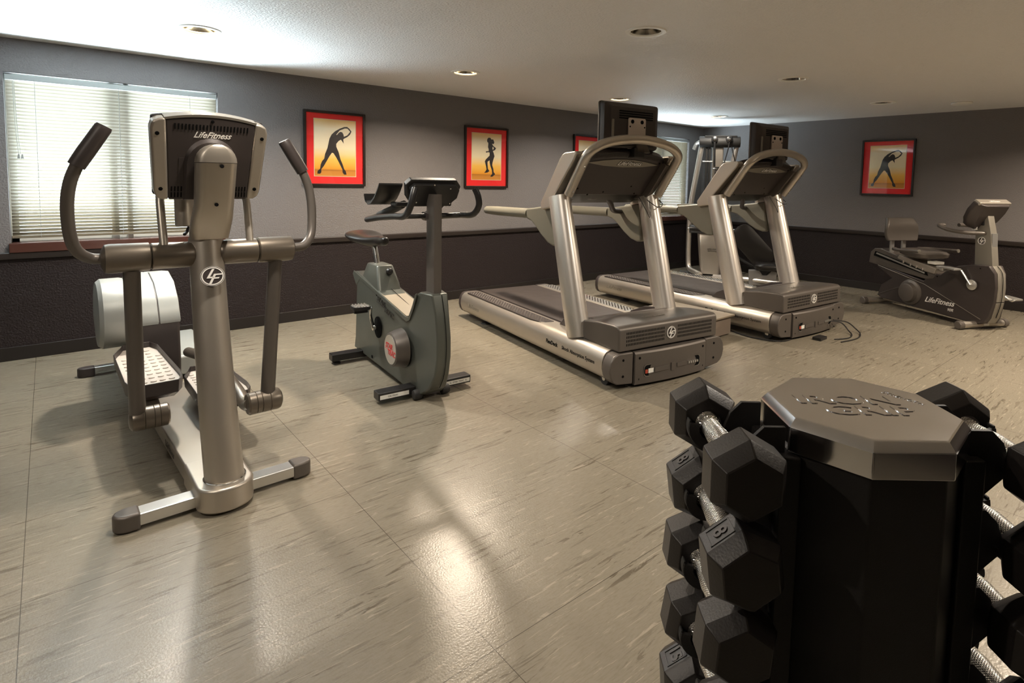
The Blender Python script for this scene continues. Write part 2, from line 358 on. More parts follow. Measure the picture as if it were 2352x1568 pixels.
# ------------------------------------------------------------------ ceiling fixtures
LN = ['white trimmed downlight washed out by daylight above the elliptical trainer', 'brightly glowing warm downlight in ceiling above the upright bike',
      'warm lit downlight in ceiling just above the near treadmill screen', 'yellowish lit downlight nearest the far corner above the weight machine',
      'unlit downlight with mirror reflector, the largest at top centre of the ceiling', 'unlit downlight with mirror reflector right of the far treadmill screen',
      'unlit downlight near the right wall between the picture and the corner', 'warm downlight outside the view nearest the dumbbell tower', 'warm downlight outside the view at right', 'warm downlight outside the view near the right wall', 'warm downlight outside the view above the front of the elliptical trainer', 'warm fill downlight added outside the view near the camera']
REFL = mat('mirror_reflector', (0.55, 0.50, 0.42), 0.12, 1.0)
RING = mat('white_trim_ring', (0.86, 0.84, 0.78), 0.35)
for i, (x, y, lit) in enumerate(LIGHTS):
    t = tag(empty('recessed_downlight', (x, y, H)), LN[i], 'ceiling light', 'recessed ceiling downlights')
    MB().rings([[Vector((px*q, py*q, z)) for px, py in ell(1, 1, 40)] for q, z in ((.135, .0), (.131, -.008), (.106, -.009), (.099, -.002), (.102, .004), (.12, .002))], cap=False, closed=True).build('trim_ring', RING, t)
    MB().rings([[Vector((px*q, py*q, z)) for px, py in ell(1, 1, 40)] for q, z in ((.104, 0), (.099, .03), (.086, .075), (.070, .105), (.03, .109))], cap=False).build('reflector', REFL, t)
    MB().lathe([(.0, -.045), (.034, -.042), (.046, -.03), (.05, -.01), (.045, .02)], (0, 0, .09), (0, 0, 1), 28).build('bulb', LIT if lit else UNLIT, t)
    e = {0: 0, 1: 28, 2: 46, 3: 6, 4: 15}[lit]
    if e: lamp('downlight_lamp', 'AREA', (0, 0, -.012), (0, 0, 0), e, (1.0, .84, .66) if lit == 2 else (1.0, .90, .78), parent=t, shape='DISK', size=.12, spread=R(150))
tag(MB().lathe([(.0, 0), (.10, 0), (.105, -.008), (.10, -.022), (.08, -.03), (0, -.032)], (-.875, -3.99, H), (0, 0, 1), 36).build('ceiling_cover_plate', RING), 'flat round white ceiling cover near the right wall, above the recumbent bike', 'ceiling cover')

# ------------------------------------------------------------------ framed prints
def printmat():
    m, N, L, b = newmat('sunset_print'); tc = N.new('ShaderNodeTexCoord'); s = N.new('ShaderNodeSeparateXYZ'); L.new(tc.outputs['Generated'], s.inputs[0])
    r = N.new('ShaderNodeValToRGB'); e = r.color_ramp.elements; e[0].position = 0; e[0].color = (0.62, 0.25, 0.03, 1); e[1].position = 1; e[1].color = (0.95, 0.62, 0.22, 1)
    for p, c in ((.09, (.55, .22, .02)), (.1, (.40, .14, .01)), (.13, (.80, .33, .015)), (.30, (.98, .58, .10)), (.50, (1.0, .88, .60)), (.84, (1.0, .90, .68))):
        x = e.new(p); x.color = (*c, 1)
    L.new(s.outputs[2], r.inputs[0]); n = N.new('ShaderNodeTexNoise'); n.inputs['Scale'].default_value = 3; L.new(tc.outputs['Object'], n.inputs[0])
    g = N.new('ShaderNodeTexGradient'); g.gradient_type = 'QUADRATIC_SPHERE'; mp = N.new('ShaderNodeMapping'); mp.vector_type = 'POINT'
    mx = N.new('ShaderNodeMix'); mx.data_type = 'RGBA'; mx.blend_type = 'MULTIPLY'; mx.inputs[0].default_value = .0
    L.new(r.outputs[0], mx.inputs[6]); cr = N.new('ShaderNodeValToRGB'); cr.color_ramp.elements[0].color = (.6, .5, .35, 1); cr.color_ramp.elements[1].color = (1, 1, 1, 1); L.new(n.outputs[0], cr.inputs[0]); L.new(cr.outputs[0], mx.inputs[7])
    L.new(mx.outputs[2], b.inputs['Base Color']); b.inputs['Roughness'].default_value = .5
    return m
PRINT = printmat()
STRETCH = ([(320, 1215), (322, 1170), (365, 1130), (375, 1060), (400, 1000), (435, 960), (450, 880), (490, 780), (510, 690), (525, 620), (560, 550), (620, 490), (700, 440), (780, 405), (830, 400), (870, 430), (905, 475), (880, 530), (830, 575), (775, 605), (760, 620), (768, 690), (740, 650), (720, 625), (680, 650), (640, 700), (640, 750), (680, 840), (710, 960), (745, 1040), (775, 1130), (800, 1160), (815, 1220), (770, 1220), (745, 1180), (745, 1140), (705, 1060), (670, 990), (630, 920), (590, 860), (565, 855), (520, 920), (470, 1010), (430, 1080), (385, 1140), (385, 1190), (365, 1215)],
           [(640, 545), (700, 470), (790, 430), (835, 430), (882, 480), (830, 545), (772, 572), (765, 535), (745, 500), (710, 492), (680, 515), (652, 550)], (275, 975, 300, 1250))
JOG = ([(700, 382), (735, 385), (750, 415), (790, 412), (812, 470), (800, 510), (765, 500), (790, 545), (850, 590), (830, 630), (785, 655), (800, 690), (820, 760), (800, 820), (780, 900), (775, 950), (800, 1030), (805, 1090), (838, 1135), (790, 1185), (745, 1195), (745, 1170), (775, 1130), (770, 1060), (735, 960), (722, 900), (720, 850), (680, 880), (680, 930), (690, 1030), (720, 1075), (680, 1105), (615, 1115), (640, 1080), (660, 1040), (645, 960), (625, 880), (640, 840), (720, 750), (720, 690), (690, 680), (655, 695), (638, 680), (655, 665), (700, 660), (700, 620), (685, 580), (690, 520), (690, 490), (668, 470), (665, 430), (680, 395)],
       [(780, 562), (806, 592), (784, 632), (774, 600)], (370, 955, 305, 1255))
def picture(loc, rz, W, Hh, fig, label):
    t = tag(empty('framed_print', loc, rz), label, 'picture', 'framed exercise prints on the walls')
    a, c = W/2, Hh/2; fw = .024
    k = MB()
    k.box(-a, -a+fw, -.03, 0, -c, c).box(a-fw, a, -.03, 0, -c, c).box(-a+fw, a-fw, -.03, 0, c-fw, c).box(-a+fw, a-fw, -.03, 0, -c, -c+fw)
    k.build('frame', FRAME, t, bevel=.003)
    MB().box(-a+fw, a-fw, -.012, 0, -c+fw, c-fw).build('mat_board', REDM, t, flat=True)
    pw, ph = W*.67/2, Hh*.755/2; z0 = .012*Hh
    MB().box(-pw-.006, pw+.006, -.0135, -.01, z0-ph-.006, z0+ph+.006).build('mat_line', CREAM, t, flat=True)
    p = MB().box(-pw, pw, -.0145, -.011, z0-ph, z0+ph).build('print', PRINT, t, flat=True)
    out, hole, (u0, u1, v0, v1) = fig; bm = bmesh.new(); es = []
    for lp in (out, hole):
        vs = [bm.verts.new(((q[0]-u0)/(u1-u0)*2*pw-pw, -.0152, z0+ph-(q[1]-v0)/(v1-v0)*2*ph)) for q in lp]
        es += [bm.edges.new((vs[i], vs[(i+1) % len(vs)])) for i in range(len(vs))]
    bmesh.ops.triangle_fill(bm, use_beauty=True, edges=es); me = bpy.data.meshes.new('figure_silhouette'); bm.to_mesh(me); bm.free(); me.materials.append(SILH)
    o = bpy.data.objects.new('figure_silhouette', me); COL.objects.link(o); o.parent = p
    MB().box(-a+fw-.002, a-fw+.002, -.022, -.019, -c+fw-.002, c-fw+.002).build('glass', GLASSM, t, flat=True)
    return t
picture((-6.565, -.001, 1.74), 0, .636, .758, STRETCH, 'red matted print of a stretching figure, between the large window and the upright bike')
picture((-4.667, -.001, 1.732), 0, .657, .752, JOG, 'red matted print of a jogging figure with ponytail')
picture((-2.85, -.001, 1.745), 0, .657, .757, JOG, 'red matted print half hidden behind the screen of the near treadmill')
picture((-.001, -2.977, 1.73), -90, .663, .770, STRETCH, 'red matted print of a stretching figure alone on the right wall above the recumbent bike')

# ------------------------------------------------------------------ treadmills
def make_treadmill(label):
    t = tag(empty('treadmill'), label, 'treadmill', 'treadmills')
    for s in (-1, 1):
        prof = [(.37, .27), (.50, .272), (.535, .262), (.560, .235), (.573, .195), (.575, .15), (.565, .105), (.545, .075), (.51, .055), (.37, .055)]
        sr = MB().prism([(s*x, z) for x, z in prof], 'y', .075, 2.47).build('side_rail', SILVER, t, bevel=.004)
        MB().prism([(s*x, z) for x, z in [(q[0]+(.003 if q[0] > .4 else 0), q[1]) for q in prof]], 'y', 2.47, 2.52).build('rail_end_cap', CHAR, t, bevel=.010)
        tp = MB().prism([(s*x, y) for x, y in [(.40, 2.40), (.53, 2.40), (.535, 2.36), (.535, 1.12), (.52, 1.02), (.48, .96), (.40, .95)]], 'z', .268, .2755).build('foot_tread', CHAR if s < 0 else STEEL, t, bevel=.002)
        k = MB()
        for i in range(62):
            for j in range(4):
                x = s*(.415+.033*j+(.0165 if i % 2 else 0)); y = .99+.0226*i
                if abs(x) > .522: continue
                k.rings([[(x-.006, y-.008, .2755), (x+.006, y-.008, .2755), (x+.006, y+.008, .2755), (x-.006, y+.008, .2755)], [(x-.003, y-.004, .279), (x+.003, y-.004, .279), (x+.003, y+.004, .279), (x-.003, y+.004, .279)]])
        tag(k.build('tread_nubs', CHROME if s > 0 else TAUPE, tp, flat=True), kind='stuff')
        # bumper corner at the front
        MB().prism([(s*x, z) for x, z in [(.365, .262), (.50, .264), (.54, .25), (.568, .21), (.58, .15), (.568, .10), (.545, .065), (.51, .045), (.365, .030)]], 'y', -.02, .075).build('bumper_corner', TAUPE, t, bevel=.012, seg=3)
        screws('screw', t, [(s*.46, -.021, .215), (s*.46, -.021, .10)], (0, -1, 0), .009)
        # upright
        up = MB().tube([(s*.465, .50, .262), (s*.468, .57, .50), (s*.472, .68, .90), (s*.475, .80, 1.335)], [.086, .086, .084, .080], 32, sub=4, up=(0, 1, 0))
        for i, v in enumerate(up.v):      # oval section, deeper than wide
            z = v[2]; cy = .50+.30*((z-.262)/1.073)**1.0; up.v[i] = (v[0], cy+(v[1]-cy)*1.25, v[2])
        u = up.build('upright', SILVER2, t)
        MB().lathe([(.026, -.012), (.026, .002), (.020, .004), (0, .004)], (s*.465, .418, .345), (0, -1, .18), 20).build('bolt_cover', SILVER, u)
        # side bezel that carries the console
        pr = [(1.00, 1.215), (1.01, 1.275), (.985, 1.305), (.735, 1.635), (.70, 1.665), (.66, 1.678), (.53, 1.685), (.515, 1.665), (.545, 1.62), (.83, 1.315), (.845, 1.24)]
        MB().prism(pr, 'x', s*.445, s*.525).build('console_side_bezel', SILVER, t, bevel=.012, seg=3)
        MB().prism([(.93, 1.31), (.70, 1.62), (.60, 1.635), (.51, 1.60), (.68, 1.385), (.74, 1.33)], 'x', s*.40, s*.450).build('bezel_inner_plate', TAUPE, t, bevel=.005)
        # arm rest
        ar = MB().tube([(s*.45, 2.13, 1.155), (s*.45, 1.9, 1.158), (s*.45, 1.30, 1.168)], [.036, .043, .044], 24).build('arm_rest', OLIVE, t)
        MB().lathe([(.0, .012), (.022, .010), (.034, 0), (.036, -.004)], (s*.45, 2.13, 1.155), (0, 1, 0), 24).build('arm_end_cap', TAUPE, ar)
        MB().prism([(1.31, 1.212), (1.20, 1.222), (1.02, 1.245), (.86, 1.27), (.82, .93), (.88, .925), (.96, .945), (1.06, 1.00), (1.15, 1.065), (1.22, 1.105), (1.31, 1.124)], 'x', s*.42, s*.485).build('arm_bracket', OLIVE, t, bevel=.018, seg=3)
        lf = MB().cyl((s*.44, 2.12, .0), (s*.44, 2.12, .012), .062, 24, .05).cyl((s*.44, 2.12, .01), (s*.44, 2.12, .07), .016, 12).build('levelling_foot', RUBBER, t)
        wh = MB().cyl((s*.50, .14, .048), (s*.455, .14, .048), .048, 28).build('transport_wheel', RUBBER, t)
        MB().cyl((s*.504, .14, .048), (s*.45, .14, .048), .018, 16).build('axle', CHROME, wh)
        MB().box(s*.46-.012, s*.46+.012, .70, .78, .02, .07).build('lift_roller', BLACK, t, bevel=.008)
    rail_l = [o for o in kids(t) if o.name.startswith('side_rail')][0]
    text('rail_lettering', 'FlexDeck', .043, HOLE, rail_l, (-.5756, .80, .17), (0, -1, 0), (0.05, 0, 1), .0006, align='LEFT', off=.0012)
    text('rail_lettering', 'Shock Absorption System', .040, HOLE, rail_l, (-.5756, .575, .17), (0, -1, 0), (0.05, 0, 1), .0006, align='LEFT')
    text('rail_logo', 'LifeFitness', .062, TAUPE_L, rail_l, (-.5745, 2.17, .165), (0, -1, 0), (0, 0, 1), .0015, .35, sx=1.0)
    MB().box(-.37, .37, .35, 2.50, .10, .262).build('deck', CHAR, t, bevel=.005)
    b = MB().box(-.345, .345, .42, 2.47, .255, .272); b.cyl((-.345, 2.475, .225), (.345, 2.475, .225), .047, 24); b.build('running_belt', BELT, t)
    # motor hood
    MB().prism([(-.012, .270), (-.012, .415), (-.004, .437), (.016, .448), (.06, .450), (.25, .438), (.42, .412), (.42, .27)], 'x', -.495, .495).build('motor_hood', TAUPE, t, bevel=.014, seg=3)
    MB().prism([(.42, .27), (.42, .414), (.50, .40), (.62, .365), (.74, .315), (.80, .275), (.80, .27)], 'x', -.385, .385).build('hood_back', TAUPE, t, bevel=.012, seg=3)
    MB().prism([(.42, .405), (.52, .40), (.70, .375), (.88, .30), (.90, .27), (.42, .27)], 'x', .385, .41).build('hood_fin', CHAR, t, bevel=.006)
    MB().prism([(.42, .405), (.52, .40), (.70, .375), (.80, .33), (.86, .27), (.42, .27)], 'x', -.41, -.385).build('hood_fin', CHAR, t, bevel=.006)
    for s in (-1, 1):
        k = MB()
        for i in range(26):
            for j in range(4):
                x = s*(.072+.0142*i); z = .398-.027*j; k.box(x-.003, x+.003, -.0132, -.008, z-.0085, z+.0085)
        k.build('vent_slots', HOLE, t, flat=True)
    emblem(t, (0, -.0135, .358), (1, 0, 0), (0, 0, 1), .046)
    text('hood_lettering', 'LifeFitness', .055, TAUPE_L, t, (-.02, .16, .4475), (1, 0, 0), (0, 1, -.04), .0012, .3)
    # front access panel with the port recess, bowed forward
    rs = []
    for i in range(13):
        x = -.358+.716*i/12; bow = -.026-.022*(1-(i/6-1)**2)
        rs.append([(x, bow, .022), (x, bow-.006, .04), (x, bow-.004, .245), (x, bow+.008, .258), (x, .07, .262), (x, .07, .022)])
    fp = MB().rings(rs).build('front_panel', TAUPE, t, bevel=.003)
    k = MB(); rec = rrect(.56, .078, .025, 4, 0, .118); k.rings([[(x, -.0275-.022*(1-min(1, (x/.358)**2))-.0072+.002*(h == 1), z) for x, z in [(q[0]*sc, .115+(q[1]-.115)*sc2) for q in rec]] for h, sc, sc2 in ((0, 1.02, 1.12), (1, 1.0, 1.0))], cap=False)
    k.build('recess_lip', TAUPE_L, fp)
    k = MB(); k.rings([[(x, -.0275-.022*(1-min(1, (x/.358)**2))-.0062-.002*h, z) for x, z in rec] for h in (0, .15)]); k.build('port_recess', HOLE, fp)
    k = MB(); k.box(-.19, -.05, -.0575, -.05, .100, .132).build('port_socket', TAUPE, fp); MB().box(-.03, .0, -.060, -.05, .088, .145).build('port_divider', TAUPE, fp); MB().box(.03, .13, -.0575, -.05, .104, .134).build('port_socket', TAUPE, fp)
    k = MB(); [k.box(.15+.022*i, .162+.022*i, -.058, -.044, .110, .126) for i in range(5)]; k.build('port_plugs', STEEL, fp)
    MB().box(-.245, -.195, -.0475, -.040, .098, .130).build('serial_label', WHITE, fp); MB().box(-.272, -.25, -.0455, -.038, .098, .126).build('warning_label', WARN, fp)
    screws('screw', fp, [(-.32, -.036, .215), (.32, -.036, .215), (-.32, -.034, .062), (.32, -.034, .062)], (0, -1, 0), .009)
    # console back, in its own slanted plane
    up = Vector((0, -.645, .764)); O = Vector((0, .80, 1.345)); M = Matrix((Vector((1, 0, 0)), up, Vector((1, 0, 0)).cross(up))).transposed().to_4x4(); M.translation = O
    def arc(n, w, v0, v1): return [(w*math.cos(PI*i/n), v0+(v1-v0)*math.sin(PI*i/n)**.9) for i in range(n+1)]
    outl = [(-.405, 0), (.405, 0)]+[(x, v) for x, v in arc(20, .43, .372, .452)]
    cp = MB().prism(outl, 'z', -.07, .0, M).build('console_back', CHAR, t, bevel=.010, seg=3)
    MB().prism([(-.41, .364)]+[(x, v) for x, v in arc(20, .41, .376, .443)][::-1]+[(.41, .364)]+[(x, v) for x, v in arc(20, .41, .364, .413)], 'z', .0, .003, M).build('vent_band', BLACK, cp)
    k = MB()
    for i in range(58):
        x = -.335+.0118*i; v = .378+.051*math.sin(PI*(x+.43)/.86)
        k.prism([(x-.0025, v-.013), (x+.0025, v-.013), (x+.0065, v+.013), (x+.0015, v+.013)], 'z', .003, .006, M)
    k.build('vent_slots', CHAR, cp, flat=True)
    MB().prism([(-.38, .340), (-.2, .315), (0, .306), (.2, .315), (.38, .340), (.22, .370), (.1, .385), (0, .389), (-.1, .385), (-.22, .370)], 'z', 0, .006, M).build('logo_plate', TAUPE_L, cp, bevel=.003)
    text('console_logo', 'LifeFitness', .058, HOLE, cp, M @ Vector((.05, .349, .0062)), (1, 0, 0), M.to_3x3() @ Vector((0, 1, 0)), .001, .45, .004)
    text('console_logo', 'LifeFitness', .058, LOGO, cp, M @ Vector((.05, .349, .0085)), (1, 0, 0), M.to_3x3() @ Vector((0, 1, 0)), .001, .45, .0004)
    screws('screw', cp, [M @ Vector(q) for q in ((-.33, .07, 0), (-.05, .035, 0), (.22, .10, 0), (.30, .02, 0), (-.38, .358, 0), (.38, .358, 0), (-.2, .005, 0))], M.to_3x3() @ Vector((0, 0, 1)), .008)
    MB().prism([(.98, 1.27), (.86, 1.34), (.58, 1.66), (.60, 1.675), (.66, 1.67), (.71, 1.64), (.98, 1.30)], 'x', -.44, .44).build('console_front', BLACK, t, bevel=.01)
    hp = MB().tube([(-.475, .672, 1.352), (-.475, .57, 1.49), (-.472, .478, 1.615), (-.452, .43, 1.680), (-.36, .405, 1.737), (-.2, .395, 1.775), (0, .39, 1.79), (.2, .395, 1.775), (.36, .405, 1.737), (.452, .43, 1.680), (.472, .478, 1.615), (.475, .57, 1.49), (.475, .672, 1.352)], .037, 24, sub=6, up=(0, 1, 0)).build('front_hoop', SILVER, t)
    screws('screw', hp, [(s*.475, y-.03, z-.021) for s in (-1, 1) for y, z in ((.64, 1.395), (.50, 1.585))], (0, -.8, -.6), .008, CHROME)
    MB().tube([(-.43, 1.02, 1.225), (-.34, .97, 1.27), (-.23, .94, 1.325), (-.05, .93, 1.335), (.10, .94, 1.33), (.20, .985, 1.27), (.30, 1.06, 1.20), (.42, 1.10, 1.185)], [.022, .022, .026, .034, .030, .024, .024, .022], 16, sub=5, up=(0, 1, 0)).build('pulse_bar', CHAR, t)
    n0 = set(kids(t))
    # entertainment screen on its bracket
    tv = MB().rings([[(x, y, 1.93+z) for x, z in rrect(w, h, .02, 4)] for y, w, h in ((.70, .575, .37), (.668, .575, .37), (.64, .56, .355), (.615, .47, .29))]).build('screen_housing', CHAR, t, ang=25)
    MB().rings([[(x, y, 1.93+z) for x, z in rrect(w, h, .02, 4)] for y, w, h in ((.705, .585, .38), (.69, .585, .38))]).build('screen_bezel', TAUPE, tv, ang=25)
    MB().box(-.25, .25, .704, .708, 1.79, 2.07).build('screen_glass', BLACK, tv)
    k = MB(); [k.box(-.15, .20, .610, .616, 2.045-.018*i-.005, 2.045-.018*i+.003) for i in range(4)]; k.build('vent_slots', HOLE, tv, flat=True)
    MB().box(-.228, -.205, .606, .63, 1.82, 1.975).build('button_strip', TAUPE_L, tv, bevel=.003)
    MB().prism([(-.065, 1.75), (-.065, 1.985), (-.055, 1.995), (.105, 1.995), (.115, 1.985), (.115, 1.75)], 'y', .598, .612).build('mount_plate', mat('mount_plate_paint', (.62, .54, .49), .45, .2) if 'mount_plate_paint' not in bpy.data.materials else bpy.data.materials['mount_plate_paint'], tv, bevel=.003)
    screws('mount_knob', tv, [(-.028, .596, 1.965), (.072, .596, 1.965)], (0, -1, 0), .016)
    screws('mount_screw', tv, [(-.052, .596, 1.925), (.10, .596, 1.925)], (0, -1, 0), .006)
    MB().prism([(-.005, 1.72), (.0, 1.83), (.025, 1.855), (.05, 1.845), (.12, 1.76), (.14, 1.72)], 'y', .56, .60).build('screen_bracket', TAUPE, t, bevel=.006)
    MB().box(-.03, .08, .56, .66, 1.68, 1.76).build('bracket_post', BLACK, t, bevel=.008)
    for o in set(kids(t))-n0:
        for q in [o]+kids(o):
            for v in q.data.vertices: v.co += Vector((.035, -.10, -.028))
    MB().tube([(-.25, .52, 1.735), (-.05, .50, 1.742), (.12, .50, 1.742), (.26, .52, 1.735)], [.008, .018, .018, .012], 12).build('reading_rack', BLACK, t)
    MB().tube([(.30, .72, 1.33), (.33, .66, 1.22), (.38, .66, 1.16), (.40, .70, 1.30)], .003, 6).tube([(.37, .70, 1.31), (.42, .62, 1.25), (.52, .66, 1.27), (.53, .76, 1.33)], .004, 6).build('loose_wire', BLACK, t)
    return t
tm = make_treadmill('nearer of two silver treadmills, with white label and no cables in its front panel')
tm2 = copy_tree(tm)
tm.location = (-5.36, -3.37, 0); tm.rotation_euler = (0, 0, R(-8.5))
tm2.location = (-3.17, -3.44, 0); tm2.rotation_euler = (0, 0, R(-4.7)); tm2.scale = (1.06, 1, 1)
tm2['label'] = 'silver treadmill further back on the right, with black cables coming out of its front panel'

# ------------------------------------------------------------------ step box and cables between the treadmills
t = tag(empty('step_box', (-4.16, -2.62, 0)), 'low beige laminate box standing on the floor between the two treadmills', 'box')
MB().box(-.31, .33, -.34, .36, .012, .185).build('box_body', BEIGES, t, bevel=.004); MB().box(-.33, .35, -.37, .38, .185, .202).build('box_top', BEIGE, t, bevel=.004)
MB().box(-.2, .22, -.3, .3, 0, .012).build('plinth', BLACK, t)
def cable(pts, label, r=.006):
    tag(MB().tube(pts, r, 8, sub=8).build('power_cable', BLACK), label, 'cable', 'black cables at the far treadmill')
cable([(-2.93, -3.525, .115), (-2.86, -3.60, .10), (-2.83, -3.66, .03), (-2.90, -3.72, .008), (-3.05, -3.74, .007), (-3.2, -3.68, .007)], 'thin black cable looping from the far treadmill front port to the floor, inner loop')
cable([(-2.88, -3.53, .118), (-2.78, -3.62, .10), (-2.72, -3.68, .04), (-2.80, -3.76, .010), (-3.0, -3.80, .007), (-3.25, -3.76, .007)], 'thin black cable looping from the far treadmill front port to the floor, outer loop')
cable([(-3.72, -2.9, .007), (-3.78, -3.15, .007), (-3.70, -3.38, .007), (-3.55, -3.42, .007), (-3.40, -3.36, .007), (-3.35, -3.2, .007)], 'black cable lying on the floor under the far treadmill rail')
t = tag(MB().box(-3.36, -3.22, -3.62, -3.54, 0, .028).build('power_brick', BLACK, bevel=.004), 'small black power brick on the floor in front of the far treadmill', 'adapter')

# ------------------------------------------------------------------ elliptical trainer
def elliptical():
    t = tag(empty('elliptical_trainer', (-8.28, -3.2, 0), 1), 'silver elliptical trainer at left in front of the window, seen from its console back', 'elliptical trainer')
    # base
    MB().prism([(-.108, .30), (-.108, .02)]+[(.11*math.cos(a)+.004, .02-.085*math.sin(a)) for a in [PI-PI*i/16 for i in range(1, 16)]]+[(.118, .02), (.118, .30)], 'z', .012, .118).build('base_housing', SILVER, t, bevel=.014, seg=3)
    MB().prism([(-.100, .10), (.112, .10), (.15, 1.55), (-.13, 1.55)], 'z', .03, .112).build('centre_rail', SILVER, t, bevel=.008, seg=3)
    text('rail_logo', 'LifeFitness', .05, TAUPE, t, (-.1135, .62, .07), (.02, -1, 0), (0, 0, 1), .0006, .3)
    for s in (-1, 1):
        b = MB().box(min(s*.10, s*.31), max(s*.10, s*.31), .045, .125, .018, .068).build('front_stabiliser', STEEL, t, bevel=.006)
        MB().prism([(s*.30, .040), (s*.355, .042), (s*.385, .058), (s*.395, .085), (s*.385, .112), (s*.355, .128), (s*.30, .130)], 'z', .004, .076).build('rubber_foot', TAUPE, b, bevel=.012, seg=3)
        b = MB().box(min(s*.10, s*.31), max(s*.10, s*.31), 2.40, 2.46, .022, .064).build('rear_stabiliser', STEEL, t, bevel=.006)
        MB().prism([(s*.29, 2.392), (s*.355, 2.394), (s*.383, 2.41), (s*.39, 2.43), (s*.383, 2.45), (s*.355, 2.466), (s*.29, 2.468)], 'z', .0, .068).build('rubber_foot', CHAR, b, bevel=.01, seg=3)
    c = MB().tube([(.01, .058, .105), (.0, .10, .40), (-.006, .165, .80), (-.008, .225, 1.172)], [.079, .075, .0705, .067], 40, sub=5, up=(0, 1, 0)).build('column', SILVER, t)
    MB().rings([[Vector((.01+x*q, .058+y*q, z)) for x, y in ell(.079, .082, 40)] for q, z in ((1.06, .112), (1.07, .122), (1.03, .124), (.99, .118))], cap=False).build('column_collar', CHROME, t)
    b = emblem(c, (-.008, .108, 1.01), (1, 0, 0), (0, .16, 1), .043, 1.12)
    # cross bar with pivot housings
    cy, cz = .215, 1.10
    for s in (-1, 1):
        MB().lathe([(.050, .05), (.056, .06), (.057, .205), (.053, .209)], (-.008, cy, cz), (s, 0, 0), 36).build('cross_tube', BRONZE, t)
        MB().lathe([(.053, .211), (.060, .216), (.061, .35), (.058, .366), (.034, .378), (0, .380)], (-.008, cy, cz), (s, 0, 0), 36).build('pivot_housing', BRONZE, t)
        sw = -.17 if s < 0 else .13
        A = MB().tube([(s*.372, cy, cz+.002), (s*.42, cy+.02*sw, cz+.008), (s*.462, cy+.25*sw, cz+.045), (s*.482, cy+.45*sw, cz+.11), (s*.488, cy+.62*sw, cz+.22), (s*.478, cy+.75*sw, cz+.31), (s*.452, cy+.85*sw, cz+.385), (s*.42, cy+.9*sw, cz+.44)], .0215, 20, sub=6).build('moving_handle', TAUPE, t)
        MB().tube([(s*.458, cy+.84*sw, cz+.375), (s*.43, cy+.88*sw, cz+.425), (s*.375, cy+.95*sw, cz+.52), (s*.373, cy+.95*sw, cz+.524)], [.029, .0305, .0295, .020], 20, sub=3).build('hand_grip', CHAR, A)
        jy, jz = (.50, .30) if s < 0 else (.26, .345)
        MB().tube([(s*.285, cy, cz-.045), (s*.252, jy, jz+.02)], [.031, .033], 24, sub=1).build('swing_arm', TAUPE, t)
        jx = -.285 if s < 0 else .315
        J = MB().lathe([(r_*1.17, h_) for r_, h_ in [(0, -.004), (.028, .0), (.042, .010), (.0455, .022), (.0455, .056), (.043, .058), (.0455, .060), (.0455, .094), (.043, .096), (.0455, .098), (.0455, .118), (.043, .120), (.0455, .122), (.0455, .150), (.040, .158), (0, .160)]], (jx, jy, jz), (-s, 0, 0), 32).build('pivot_joint', BRONZE, t)
        px = -.165 if s < 0 else .175
        MB().tube([(px, jy, jz), (px+s*-.0, jy+.10, jz-.03), (px, jy+.28, jz+.0), (px, 1.0, jz+.02), (s*.14, 1.55, .40 if s < 0 else .30)], .030, 18, sub=6).build('foot_link', BRONZE, t)
        # pedal
        z0, z1, y0, y1 = (.372, .400, .66, 1.42) if s < 0 else (.235, .245, .68, 1.28)
        xc, hw = (-.150, .125) if s < 0 else (.172, .132)
        out = [(xc-hw*.86, y0), (xc+hw*.75, y0), (xc+hw*.95, y0+.05), (xc+hw, y0+.14), (xc+hw*.78, y1-.08), (xc+hw*.55, y1), (xc-hw*.55, y1), (xc-hw*.70, y1-.06), (xc-hw, y1-.16), (xc-hw, y0+.10)]
        zf = lambda y: z0+(z1-z0)*(y-y0)/(y1-y0)
        def ring(sc, dz): return [(xc+(x-xc)*sc, (y0+y1)/2+(y-(y0+y1)/2)*(1-(1-sc)*.4), zf(y)+dz) for x, y in out]
        P = MB().rings([ring(.80, -.055), ring(.97, -.03), ring(1.0, .035), ring(.965, .037), ring(.95, .002)]).build('pedal_tray', CHAR, t, bevel=.003)
        MB().rings([ring(.945, -.004), ring(.945, .006)]).build('pedal_mat', PEDAL, P)
        k = MB()
        for i in range(11):
            for j in range(5):
                x = xc+(j-2)*.040; y = y0+.055+i*(y1-y0-.14)/10
                if abs(x-xc) > hw*(.80 if y < y1-.2 else .62): continue
                k.rings([[(x+a, y+b, zf(y)+h) for a, b in ell(r_, r_*.8, 12)] for r_, h in ((.0145, .006), (.0125, .0105), (.011, .011))])
        tag(k.build('pedal_nubs', PEDAL, P), kind='stuff')
    # neck and console
    nk = MB(); secs = [(-.0, .150, 1.168, .150, .085), (-.002, .122, 1.205, .158, .085), (-.002, .075, 1.262, .158, .085), (0, .045, 1.32, .150, .085), (0, .012, 1.42, .152, .09), (0, -.012, 1.50, .154, .09)]
    rs = []
    for x, y, z, w_, d in secs: rs.append([(x+px_, y+d/2+py_, z) for px_, py_ in rrect(w_, d, .034, 5)])
    nk.rings(rs).build('neck', SILVER, t, ang=50)
    rs = []
    for i in range(7):
        a = i/6*PI/2; sc = math.cos(a)*.92+.08; rs.append([(px_*sc, -.012+.045+py_*(sc*.35+.65)-.012*i/6, 1.502+.076*math.sin(a)) for px_, py_ in rrect(.156, .09, .034, 5)])
    MB().rings(rs).build('neck_cap', SILVER, t, ang=50)
    screws('screw', t, [(.012, -.014, 1.487), (.0, .0405, 1.325)], (0, -1, 0), .008)
    O = Vector((-.006, .150, 1.343)); e = Vector((0, -.30, .954)).normalized(); M = plane_M(O, (1, 0, 0), e)    # local z points at the front of the machine
